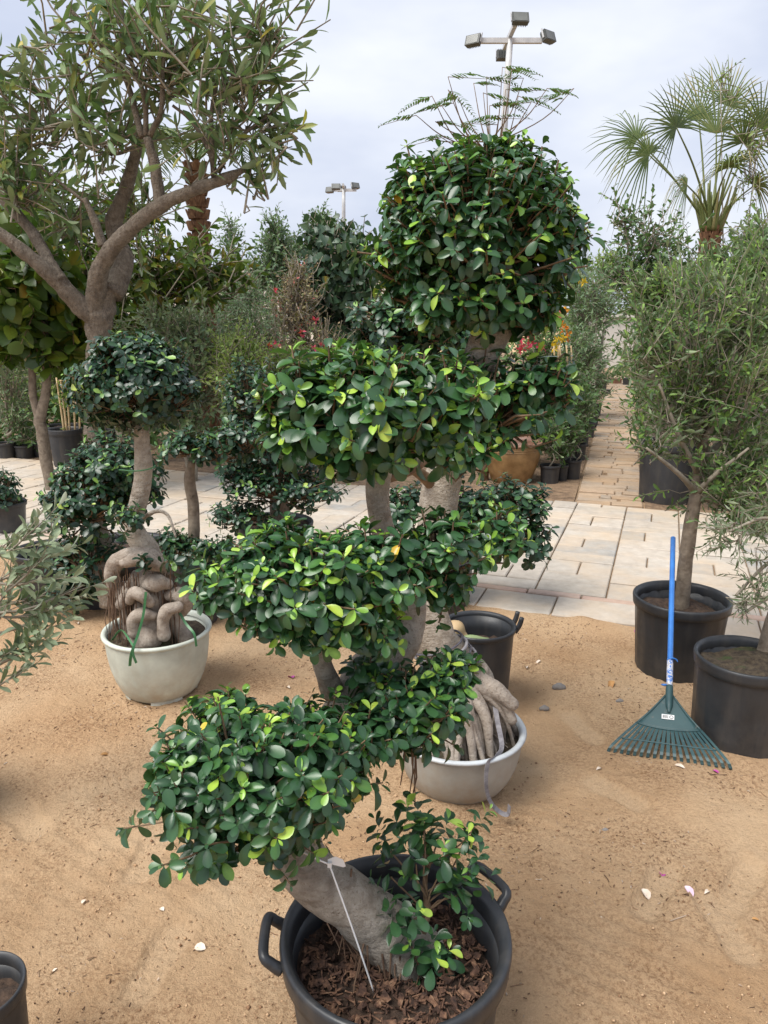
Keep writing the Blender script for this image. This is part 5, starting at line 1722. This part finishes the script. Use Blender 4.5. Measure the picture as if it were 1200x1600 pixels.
bg_ = shrub('bougainvillea', 'bougainvillea with orange, red and yellow flowers tied to canes, right of the bonsai neck', 'bougainvillea', [(850, 540, 40, 40, 9.0, .8, 50), (870, 590, 45, 45, 9.0, .8, 70), (835, 490, 35, 40, 9.2, .8, 26)], .075, 8, .28, T_BUSH, 'bush', (.1, .8), (855, 640, 9.0), 0, .02, 3, group=BG)
acc = []
for (px, py, sp, n, t0, t1) in ((828, 538, 14, 10, .0, .5), (845, 545, 10, 6, .05, .5), (872, 497, 8, 5, .25, .35), (882, 485, 9, 6, .6, .8), (880, 510, 8, 5, .55, .75), (878, 530, 10, 6, .9, 1), (866, 540, 6, 3, .9, 1), (912, 440, 6, 4, .9, 1), (850, 500, 10, 4, .4, .8), (815, 545, 8, 5, .0, .2), (890, 525, 8, 3, .55, .7)):
    for k in range(n):
        c = P(px + random.gauss(0, sp * .5), py + random.gauss(0, sp * .4), 8.5 + random.uniform(-.15, .15))
        B = np.repeat(c[None], 5, 0)
        D = nrm(rng.normal(size=(5, 3)) + [0, -.4, .2])
        acc.append((B, D, nrm(rng.normal(size=(5, 3)) + [0, -1, 0]), rng.uniform(.04, .06, 5), np.clip(rng.uniform(t0, t1, 5), 0, 1)))
foliage(bg_, T_BUSH, *cat5(acc), 'flower', 'petals')
for x in (866, 876, 886, 893, 872):
    limb(bg_, [(x, 640, 8.8), (x + 1, 580, 8.8), (x + random.uniform(-3, 3), 540, 8.8)], [1.6, 1.5, 1.4], 'bamboo_cane', 'bamboo', 6, 2, 0)
shrub('leafy_shrub', 'tall feathery light green shrub at the left of the path end', 'shrub', [(925, 480, 45, 60, 12, .8, 160), (905, 560, 40, 55, 11, .8, 130), (950, 440, 40, 30, 13, .8, 60), (930, 600, 18, 40, 12, .8, 50)], .12, 10, .4, T_OLIVE, 'pale', (.1, .7), (915, 640, 11.5), 0, .03, 3, group=BG, up=.6)
shrub('leafy_shrub', 'yellow-flecked bush beside the top ball of the bonsai, far behind', 'shrub', [(900, 440, 30, 30, 14, .8, 60), (950, 415, 35, 20, 15, .8, 60)], .12, 8, .4, T_BUSH, 'lime', (0, .8), (905, 560, 14), 0, .03, 2, group=BG)
gpot('black square-shouldered pot at the far end of the path', 938, 612, 10, 16, group='pots at the path end')
gpot('brown clay pot at the far end of the path', 962, 601, 10, 9, 'urn_rim', group='pots at the path end')
gpot('dark blue pot at the far end of the path, right of the brown one', 978, 603, 6, 12, group='pots at the path end')
gpot('low black pot on the path edge just before its end', 948, 618, 6, 9, group='pots at the path end')

# ---- right side beyond the paving
g0 = G(1040, 797)
Yk = g0[1] + .33
pot('huge black tub beyond the paving, right of the path', (P(1040, 797, Yk)[0], Yk, 0), M(48, 750, Yk), M(94, 750, Yk), M(42, 750, Yk), 'blackfar', 'soil', .9, flute=0, rim_h=.06)
ck = thing('stump_palm', 'squat shaggy palm stump growing in the huge black tub', 'palm', (P(1058, 720, Yk)[0], Yk, .45))
v, f = tube([P(1060, 725, Yk), P(1058, 690, Yk), P(1060, 650, Yk), P(1066, 600, Yk)], [.20, .19, .15, .10], 16, 8, .2, 9)
mk('trunk', rel(ck, v), f, 'root_bark', ck)
lst = []
for k in range(140):
    z, a = random.random(), random.random() * 6.28
    c = P(1060, 720 - z * 115, Yk) + np.array([math.cos(a), math.sin(a), 0]) * (.19 - .09 * z)
    d = np.array([math.cos(a) * .6, math.sin(a) * .6, .8])
    lst.append((c, c + d * random.uniform(.05, .10)))
v, f = sticks(np.array([q[0] for q in lst]), np.array([q[1] for q in lst]), .018, .004, None, 4)
mk('leaf_stubs', rel(ck, v), f, 'root_bark', ck)['kind'] = 'stuff'
for k in range(11):
    a = k * 6.283 / 11
    pinnate(ck, P(1066, 600, Yk), (math.cos(a), math.sin(a), .9), .8, .22, 22, 'palm', .5, (0, .5))

# fan palm
Yp = 10.0
pm = thing('fan_palm', 'fan palm with spiky fronds against the sky, upper right', 'palm', (P(1112, 430, Yp)[0], Yp, 0))
ctr = P(1112, 350, Yp)
palm_trunk(pm, ctr[0], Yp, 0, P(1112, 362, Yp)[2], .105, 34, .12)


def fan(parent, base, hub, normal, rad, spread=250, n=34, droop=.25, tones=(.1, .7), pet=.011):
    """petiole from base to hub; folded leaflets radiating from the hub"""
    base, hub = np.asarray(base), np.asarray(hub)
    mid = base * .45 + hub * .55 + np.array([0, 0, .06])
    v, f = tube([base, mid, hub], [pet * 1.5, pet, pet * .7], 7, 6)
    fo = mk('frond', rel(parent, v), f, 'palm', parent, np.full(len(v), .85))
    d = nrm(hub - mid)
    nn_ = np.asarray(normal, float)
    nn_ = nrm(nn_ - d * np.dot(nn_, d))
    s = np.cross(d, nn_)
    V, Fc, tn = [], [], []
    for i in range(n):
        a = R(-spread / 2 + spread * i / (n - 1) + random.uniform(-2, 2))
        e = d * math.cos(a) + s * math.sin(a)
        sw = np.cross(nn_, e)
        ln = rad * 1.18 * (1 - .22 * (abs(a) / R(spread / 2)) ** 2) * random.uniform(.88, 1.06)
        tone = random.uniform(*tones)
        b0 = len(V)
        stops = (0, .25, .5, .75, 1)
        hwid = [.006, .25 * rad * R(spread) / n * .52, .5 * rad * R(spread) / n * .20, .007 * rad / .6, .001]
        for s_i, (q, hw_) in enumerate(zip(stops, hwid)):
            c = hub + e * ln * q + np.array([0, 0, -1]) * droop * ln * q ** 2.5 * random.uniform(.8, 1.2)
            V += [c - sw * hw_ , c + nn_ * hw_ * .7, c + sw * hw_]
            tn += [tone + .25 * (q > .7)] * 3
        for k in range(4):
            for m_ in (0, 1):
                p = b0 + k * 3 + m_
                Fc.append((p, p + 1, p + 4, p + 3))
    o = mk('blade', rel(parent, V), Fc, 'palm', fo, np.clip(tn, 0, 1))
    return fo


for (px, py, dy, nrm_, rad, spread, dr, tones) in [
    (1052, 205, -.35, (.15, -1, .35), .55, 250, .15, (.05, .5)),
    (1005, 250, -.2, (-.5, -.6, .6), .60, 230, .55, (.2, .8)),
    (985, 225, .15, (-.2, -.7, .7), .60, 200, .3, (.2, .7)),
    (1120, 215, .15, (0, -1, .2), .75, 150, .05, (.3, .9)),
    (1165, 230, -.2, (.4, -.9, .3), .65, 220, .3, (.2, .8)),
    (1195, 205, .1, (.5, -.6, .6), .70, 220, .3, (.2, .9)),
    (1140, 270, -.45, (.1, -1, .5), .55, 200, .6, (.3, .9)),
    (1070, 300, -.4, (-.3, -.8, .5), .45, 180, .9, (.4, 1)),
    (1090, 190, .4, (0, -.9, .3), .6, 200, .1, (.2, .7)),
    (1185, 300, -.3, (.6, -.7, .4), .5, 200, .8, (.4, 1)),
    (1140, 170, .5, (.2, -.8, .3), .7, 170, .1, (.3, .8)),
]:
    fan(pm, ctr + [random.uniform(-.05, .05), random.uniform(-.08, .08), random.uniform(-.1, .1)], P(1112 + (px - 1112) * .92, 350 + (py - 14 - 350) * .95, Yp + dy), nrm_, rad, spread, 28, dr * 1.4, tones)
for k in range(26):
    a = random.random() * 6.28
    b = ctr + np.array([math.cos(a) * .1, math.sin(a) * .1, -.08])
    v, f = tube([b, b + np.array([math.cos(a) * .07, math.sin(a) * .07, .2]), b + np.array([math.cos(a) * .15, math.sin(a) * .15, random.uniform(.3, .6)])], [.028, .018, .010], 6, 4)
    mk('leaf_stalk', rel(pm, v), f, 'palm', pm, np.full(len(v), random.uniform(.7, 1)))
shrub('vine', 'thin twining vine climbing up beside the fan palm', 'vine', [(1130, 130, 28, 40, 10.2, .8, 10), (1175, 250, 30, 90, 9.6, .8, 26), (1160, 385, 40, 35, 9.4, .8, 26), (1185, 370, 35, 50, 9.4, .8, 30)], .07, 7, .4, T_BUSH, 'lime', (0, .7), (1160, 460, 9.6), 0, .012, 4, group=BG, twig_r=.005, up=.6, wild=.8)
shrub('airy_bush', 'airy round-leaved bush left of the fan palm trunk, open to the sky', 'shrub', [(1020, 370, 65, 60, 8.2, .8, 60), (975, 340, 30, 40, 8.2, .8, 14), (1050, 425, 50, 40, 8.2, .8, 60), (1000, 440, 60, 50, 8.2, .8, 70), (960, 420, 24, 24, 8.2, .8, 10)], .075, 8, .34, leaf_tpl([(0, .03), (.5, .3), (1, .03)], 2, .15, .2), 'bush', (.0, .6), (1040, 560, 8.2), 0, .03, 4, group=BG, twig_r=.005)
shrub('hedge_shrub', 'dense grey-green bush filling the right edge behind the olive', 'shrub', [(1120, 475, 100, 50, 6.2, .8, 230), (1190, 460, 60, 80, 6.0, .8, 160), (1040, 470, 60, 50, 6.3, .8, 110), (1180, 580, 90, 90, 6.2, .8, 220), (1080, 560, 90, 80, 6.4, .8, 200), (1180, 690, 70, 60, 6.2, .8, 110), (1190, 770, 60, 50, 5.6, .8, 70), (1190, 395, 50, 45, 6.4, .8, 60), (1140, 425, 60, 35, 6.6, .8, 60), (1020, 600, 40, 80, 7.6, .8, 60)], .095, 10, .3, T_OLIVE2, 'olive', (.1, .95), (1130, 700, 6.3), 0, .03, 6, group=BG, up=.5)
shrub('hedge_shrub', 'dark shrub behind the huge black tub, right of the path', 'shrub', [(1030, 640, 40, 60, 8.6, .8, 90), (1015, 690, 26, 30, 8.4, .8, 34), (1010, 560, 30, 40, 9.5, .8, 50), (1140, 740, 80, 40, 7.8, .8, 90)], .09, 8, .3, T_BUSH, 'bush', (0, .6), (1030, 720, 8.6), 0, .03, 3, group=BG)

# feathery flame tree behind the bonsai top
Yd = 7.5
ft = thing('flame_tree', 'feathery-leaved young tree showing above the bonsai top, by the lamp post', 'tree', (P(770, 300, Yd)[0], Yd, 0))
v, f = tube([np.array([P(770, 300, Yd)[0], Yd, 0]), P(772, 520, Yd), P(770, 300, Yd), P(768, 235, Yd)], [.05, .045, .03, .02], 10, 8, .05)
mk('trunk', rel(ft, v), f, 'twig', ft)
acc, fa, fb = [], [], []
for (x1, y1) in ((650, 180), (665, 215), (690, 165), (715, 150), (740, 130), (690, 215), (720, 190), (760, 120), (785, 105), (800, 108), (818, 122), (855, 138), (897, 138), (700, 120), (675, 150), (830, 160), (700, 140), (765, 165), (740, 210), (810, 150), (680, 190), (725, 225), (790, 140), (780, 180), (755, 145)):
    y_ = Yd + random.uniform(-.3, .3)
    s0 = P(770 + random.uniform(-6, 6), 250 + random.uniform(-30, 20), Yd)
    e0 = P(x1, y1, y_)
    md = s0 * .5 + e0 * .5 + np.array([(e0 - s0)[0] * .12, 0, -.02])
    v, f = tube([s0, md, e0], [.007, .005, .003], 6, 5)
    mk('branch', rel(ft, v), f, 'twig', ft)
    for sgn in ((1, 2) if random.random() < .35 else (2,)):
        d = nrm(np.array([random.choice((-1, 1)) * random.uniform(.5, 1), random.uniform(-.6, .6), random.uniform(-.1, .3)]))
        ln = random.uniform(.22, .40)
        bp0 = md * (.35 - .35 * (sgn - 1)) + e0 * (.65 + .35 * (sgn - 1))
        nP = 13
        q = np.linspace(.1, 1, nP)[:, None]
        cc = bp0 + d * ln * q + np.array([0, 0, -1]) * ln * .35 * q ** 2
        fa.append(bp0)
        fb.append(cc[-1])
        sd_ = nrm(np.cross(d, [0, 0, 1.0]))
        for sg in (-1, 1):
            D = nrm(sd_ * sg + d * .5 + rng.normal(size=(nP, 3)) * .08 + [0, 0, -.25])
            acc.append((cc, D, np.tile([[0, 0, 1.0]], (nP, 1)) + rng.normal(size=(nP, 3)) * .2, np.full(nP, .085) * (1.1 - .7 * q[:, 0]), rng.uniform(0, .6, nP)))
foliage(ft, T_PINNA, *cat5(acc), 'bush', 'leaflets')
v, f = sticks(np.array(fa), np.array(fb), .003, .0015)
mk('leaf_stalks', rel(ft, v), f, 'twig', ft)['kind'] = 'stuff'

# ---- far mass of nursery plants, and a pale wall far off
lob = []
for k in range(60):
    px = -250 + k * 29 + random.uniform(-10, 10)
    if 930 < px < 1000:
        continue
    lob.append((px, random.uniform(480, 520), random.uniform(30, 55), random.uniform(30, 62), random.uniform(17, 24), .9, 60))
for k in range(26):
    px = -150 + k * 58 + random.uniform(-14, 14)
    if 880 < px < 1000:
        continue
    lob.append((px, random.uniform(545, 590), random.uniform(30, 50), random.uniform(30, 45), random.uniform(11.5, 14), .9, 46))
for k in range(10):
    lob.append((905 + k * 14, random.uniform(490, 520), 26, 34, random.uniform(36, 40), .9, 30))
for k in range(22):
    px = -120 + k * 47 + random.uniform(-14, 14)
    if 930 < px < 1010:
        continue
    lob.append((px, 668 - px * .0 + random.uniform(-14, 10), random.uniform(28, 44), random.uniform(18, 30), 9.6 + random.uniform(0, .8), .8, 34))
acc = []
for (px, py, rx, ry, Y, dpt, n) in lob:
    c, rad = px_lobe(px, py, rx, ry, Y, dpt)
    B, A = lobe_points(c, rad, n, .5, .6, .3, .3, .5)
    acc.append(sprays(B, A, 8, .15, .5, 50, (0, .8)))
q = cat5(acc)
und = thing('nursery_rows', 'far rows of mixed nursery plants along the horizon', 'plants', (0, 18, 0))
foliage(und, T_BUSH, *q, 'bush', 'foliage')
del und['category'], und['label']
und['kind'] = 'stuff'
v, f = box((P(400, 470, 45)[0] - 2, 45, 1.6), (22, .4, 4.4))
v2, f2_ = box((P(400, 470, 45)[0] - 2, 44.9, 3.9), (22.3, .7, .25))
bw = thing('boundary_wall', 'pale building edge far beyond the shrubs', 'wall', (P(400, 470, 45)[0] - 2, 45, 0))
mk('wall', rel(bw, v), f, 'concrete', bw, smooth=False)
mk('coping', rel(bw, v2), f2_, 'concrete', bw, smooth=False)

v, f = box((P(985, 560, 24)[0], 24, .75), (4.2, .25, 1.5))
v2, f2_ = box((P(985, 560, 24)[0], 23.98, 1.55), (4.3, .4, .1))
bw = thing('boundary_wall', 'low pale wall closing the far end of the path', 'wall', (P(985, 560, 24)[0], 24, 0))
mk('wall', rel(bw, v), f, 'concrete', bw, smooth=False)
mk('coping', rel(bw, v2), f2_, 'concrete', bw, smooth=False)

# ---- floodlight posts
def lamp_post(label, px, py, Y, rpx, lean, heads, armpx):
    topp = P(px, py, Y)
    t = thing('floodlight_post', label, 'lamp post', (topp[0] - lean, Y, 0), 'floodlight posts')
    v, f = tube([(topp[0] - lean, Y, 0), topp * .5 + np.array([topp[0] - lean, Y, 0]) * .5, topp], [M(rpx, py, Y) * 1.5, M(rpx, py, Y) * 1.2, M(rpx, py, Y) * .8], 12, 4)
    mk('post', rel(t, v), f, 'galv', t)
    v, f = box(topp + [0, 0, -.02], (M(armpx, py, Y), .09, .09))
    mk('arm', rel(t, v), f, 'galv', t, smooth=False)
    v, f = box(topp + [0, 0, .08], (.08, M(armpx, py, Y) * 1.2, .08))
    mk('arm', rel(t, v), f, 'galv', t, smooth=False)
    for (dx, dy, dz, yaw, tilt) in heads:
        hd = topp + [dx, dy, dz]
        c, s = math.cos(yaw), math.sin(yaw)
        Rz = np.array([[c, -s, 0], [s, c, 0], [0, 0, 1]])
        c, s = math.cos(tilt), math.sin(tilt)
        Rx = np.array([[1, 0, 0], [0, c, -s], [0, s, c]])
        Rm = Rz @ Rx * .7
        v, f = box((0, 0, 0), (.42, .16, .26))
        v[[0, 1, 4, 5]] *= [1.08, 1, 1.08]
        h_ = mk('floodlight', rel(t, v @ Rm.T + hd), f, 'lampgrey', t, smooth=False)
        v, f = box((0, -.084, 0), (.36, .012, .24))
        mk('lens', rel(t, v @ Rm.T + hd), f, 'lampglass', h_, smooth=False)
        fins = [box((x, .10, 0), (.012, .05, .26)) for x in np.linspace(-.17, .17, 8)]
        v, f = join(fins)
        mk('fins', rel(t, v @ Rm.T + hd), f, 'lampgrey', h_, smooth=False)
        br = [box((sx, .0, .06), (.015, .05, .26)) for sx in (-.235, .235)]
        v, f = join(br)
        mk('bracket', rel(t, v @ Rm.T + hd), f, 'galv', h_, smooth=False)
    return t


lamp_post('nearer floodlight post with four lamp heads, above the bonsai top', 797, 62, 17, 6, .25, [(-.72, 0, -.02, R(-35), R(-20)), (.75, 0, .05, R(40), R(-20)), (.02, .95, 0, R(180), R(12)), (.03, -.95, .05, R(5), R(-25))], 100)
lamp_post('distant floodlight post with lamp heads, above the heart-leaved tree', 537, 296, 30, 3.4, .1, [(-.5, 0, -.02, R(-30), R(-20)), (.42, 0, .12, R(40), R(-20)), (-.1, .5, .1, R(180), R(12)), (-.25, -.45, .02, R(0), R(-25))], 40)

# ================================================================== LITTER ON THE SAND
MAT['pinkpetal'] = surf('pink_petal', (.62, .42, .52), (.72, .58, .64), 30, .6)
MAT['magenta'] = surf('magenta_petal', (.40, .05, .25), (.5, .1, .34), 30, .6)
MAT['paleleaf'] = surf('bleached_leaf', (.58, .47, .36), (.70, .62, .52), 30, .7)
MAT['brownleaf'] = surf('brown_dry_leaf', (.34, .17, .06), (.5, .28, .10), 20, .7)
MAT['stone'] = surf('pebble', (.16, .15, .14), (.26, .24, .22), 12, .85)


def litter(name, label, px, py, Lpx, mat, tpl, cat, group='fallen petals and leaves on the sand', wide=1.0):
    g = G(px, py)
    z = gz(g[0], g[1])
    L = M(Lpx, py, g[1])
    V = tpl[0].copy()
    V[:, 1] -= .5
    V[:, 0] *= wide
    V[:, 2] = V[:, 2] * 1.0 + .12 + rng.normal(size=len(V)) * .015
    n = len(V)
    V = np.vstack([V, V + [0, 0, -.012]]) * L
    Fc = [tuple(q) for q in tpl[1]] + [tuple(int(i) + n for i in q[::-1]) for q in tpl[1]]
    o = mk(name, V, Fc, mat, None, None, True, (g[0], g[1], z + .001))
    o.rotation_euler = (random.uniform(-.25, .25), random.uniform(-.25, .25), random.random() * 6.28)
    tag(o, label, cat, group)


T_PETAL = leaf_tpl([(0, .06), (.25, .32), (.6, .42), (.9, .25), (1, .05)], 2, .25, .25)
T_DRY = leaf_tpl([(0, .02), (.25, .14), (.5, .2), (.8, .14), (1, .01)], 2, .5, .4)
for a in [('petal', 'pale pink petal on the sand right of the front pot, nearest the footprint', 1075, 1404, 17, 'pinkpetal', T_PETAL, 'petal'), ('petal', 'whitish fan-shaped petal on the sand right of the front pot', 1008, 1402, 18, 'paleleaf', T_PETAL, 'petal'),
          ('petal', 'small magenta petal just above the whitish petal', 1034, 1369, 13, 'magenta', T_PETAL, 'petal'), ('petal', 'small magenta petal under the right end of the rake tines', 1118, 1217, 11, 'magenta', T_PETAL, 'petal'),
          ('petal', 'bright magenta petal at the paving edge left of the rake pot', 994, 992, 9, 'magenta', T_PETAL, 'petal'), ('petal', 'magenta petal on the sand under the middle leaf pad', 455, 1062, 13, 'magenta', T_PETAL, 'petal'),
          ('dry_leaf', 'curled brown leaf on the sand left of the rake head', 955, 1075, 24, 'brownleaf', T_DRY, 'leaf'), ('dry_leaf', 'bleached leaf scrap on the sand at lower left', 313, 1490, 18, 'paleleaf', T_PETAL, 'leaf'),
          ('dry_leaf', 'pale leaf scrap right of the black husk pot', 822, 1050, 16, 'paleleaf', T_DRY, 'leaf'), ('dry_leaf', 'second pale leaf scrap beside the black husk pot', 840, 1043, 12, 'paleleaf', T_DRY, 'leaf'),
          ('dry_leaf', 'folded pale leaf under the rake tines', 1060, 1207, 18, 'paleleaf', T_DRY, 'leaf'), ('dry_leaf', 'pale leaf scrap below the left end of the rake tines', 936, 1204, 13, 'paleleaf', T_DRY, 'leaf'),
          ('dry_leaf', 'bleached leaf scrap on the sand behind the pale bowl', 120, 977, 14, 'paleleaf', T_DRY, 'leaf'), ('dry_leaf', 'pale curled leaf right of the pink petal', 1104, 1401, 15, 'paleleaf', T_DRY, 'leaf'),
          ('dry_leaf', 'pale speck of leaf in the middle of the right-hand sand', 937, 1443, 11, 'paleleaf', T_DRY, 'leaf'), ('dry_leaf', 'small brown leaf at the right edge of the sand', 1180, 1443, 13, 'brownleaf', T_DRY, 'leaf'),
          ('dry_leaf', 'thin dark leaf on the sand above the lowest pad, left', 166, 1185, 18, 'brownleaf', T_DRY, 'leaf'), ('dry_leaf', 'pale scrap under the middle pad, right of the magenta petal', 450, 1078, 13, 'paleleaf', T_DRY, 'leaf'),
          ('dry_leaf', 'white scrap on the sand left of the lowest pad', 132, 1418, 9, 'paleleaf', T_PETAL, 'leaf'), ('dry_leaf', 'white scrap on the sand below the drooping leaves', 254, 1432, 9, 'paleleaf', T_PETAL, 'leaf'), ('dry_leaf', 'small pale scrap near the bottom left pot', 85, 1521, 11, 'paleleaf', T_DRY, 'leaf')]:
    litter(*a)
for (px, py, r_, lab) in ((873, 1080, 12, 'grey pebble on the sand between the husk pot and rake'), (850, 1110, 9, 'grey pebble near the grey bowl rim'), (968, 1098, 7, 'small round pebble left of the rake socket'), (945, 1303, 6, 'dark pebble on the sand below the rake')):
    g = G(px, py)
    q = M(r_, py, g[1])
    v, f = tube([(-q * .5, 0, 0), (0, 0, q * .1), (q * .5, 0, 0)], [q * .4, q * .55, q * .4], 10, 4, .2, 30, True)
    tag(mk('pebble', v, f, 'stone', None, None, True, (g[0], g[1], gz(g[0], g[1]) + q * .1)), lab, 'pebble', 'pebbles on the sand')
# twigs, crumbs and bark bits too many to count
N = 15000
x = rng.uniform(-1.6, 2.0, N)
y = rng.uniform(1.1, 4.2, N)
dens = np.array([noise.noise(Vector((a * 2.3, b * 2.3, 9))) for a, b in zip(x, y)])
ok = dens * 1.6 + rng.random(N) * .55 > .42
ss = (np.stack([x, y], -1) - O2) @ LONG
ok &= ss < -.05
x, y = x[ok], y[ok]
n = len(x)
z = np.array([gz(a, b) for a, b in zip(x, y)])
ln = np.where(rng.random(n) < .05, rng.gamma(2.0, .0045, n), rng.gamma(2.0, .0013, n)) + .0012
an = rng.random(n) * 6.28
d = np.stack([np.cos(an) * ln, np.sin(an) * ln, rng.normal(size=n) * .0015], 1)
c = np.stack([x, y, z + .0015], 1)
th_ = rng.uniform(.0007, .0022, n)
v, f = sticks(c - d, c + d, th_, th_ * .7, rng.normal(size=(n, 3)) * .001, 4)
MAT['debris'] = leafmat('ground_debris', [(0, (.07, .042, .027)), (.35, (.17, .10, .06)), (.8, (.30, .19, .11)), (1, (.6, .5, .4))], .9, 0.0, .2)
# little clods of sand
N = 42000
x = rng.uniform(-1.7, 2.1, N)
y = 1.15 + 3.0 * rng.random(N) ** 1.4
dens = np.array([noise.noise(Vector((a * 2.0, b * 2.0, 14))) + .5 * noise.noise(Vector((a * 7, b * 7, 15))) for a, b in zip(x, y)])
ok = (dens * 1.3 + rng.random(N) * .8 > .42) & (((np.stack([x, y], -1) - O2) @ LONG) < -.08)
x, y = x[ok], y[ok]
m_ = len(x)
z = np.array([gz(a, b) for a, b in zip(x, y)])
sz = rng.gamma(2.2, .0008, m_) + .0006
octv = np.array([[1, 0, 0], [0, 1, 0], [-1, 0, 0], [0, -1, 0], [0, 0, .75], [0, 0, -.5]])
octf = np.array([[0, 1, 4], [1, 2, 4], [2, 3, 4], [3, 0, 4], [1, 0, 5], [2, 1, 5], [3, 2, 5], [0, 3, 5]])
V_ = octv[None] * (sz[:, None, None] * rng.uniform(.6, 1.3, (m_, 6, 1))) + np.stack([x, y, z + sz * .2], 1)[:, None]
F_ = (octf[None] + (np.arange(m_) * 6)[:, None, None]).reshape(-1, 3)
MAT['clod'] = leafmat('sand_clod', [(0, (.24, .14, .08)), (.5, (.40, .26, .15)), (1, (.56, .39, .24))], .95, 0.0, .15)
cl_ = mk('sand_clods', V_.reshape(-1, 3), F_, 'clod', None, np.repeat(rng.random(m_), 6), False)
cl_['kind'] = 'stuff'
cl_['label'] = 'small clods and grains of sand strewn over the ground'
db = mk('debris', v, f, 'debris', None, np.repeat(rng.random(n) ** 1.2, 12))
db['kind'] = 'stuff'
db['label'] = 'small dark twigs and crumbs strewn over the sand'
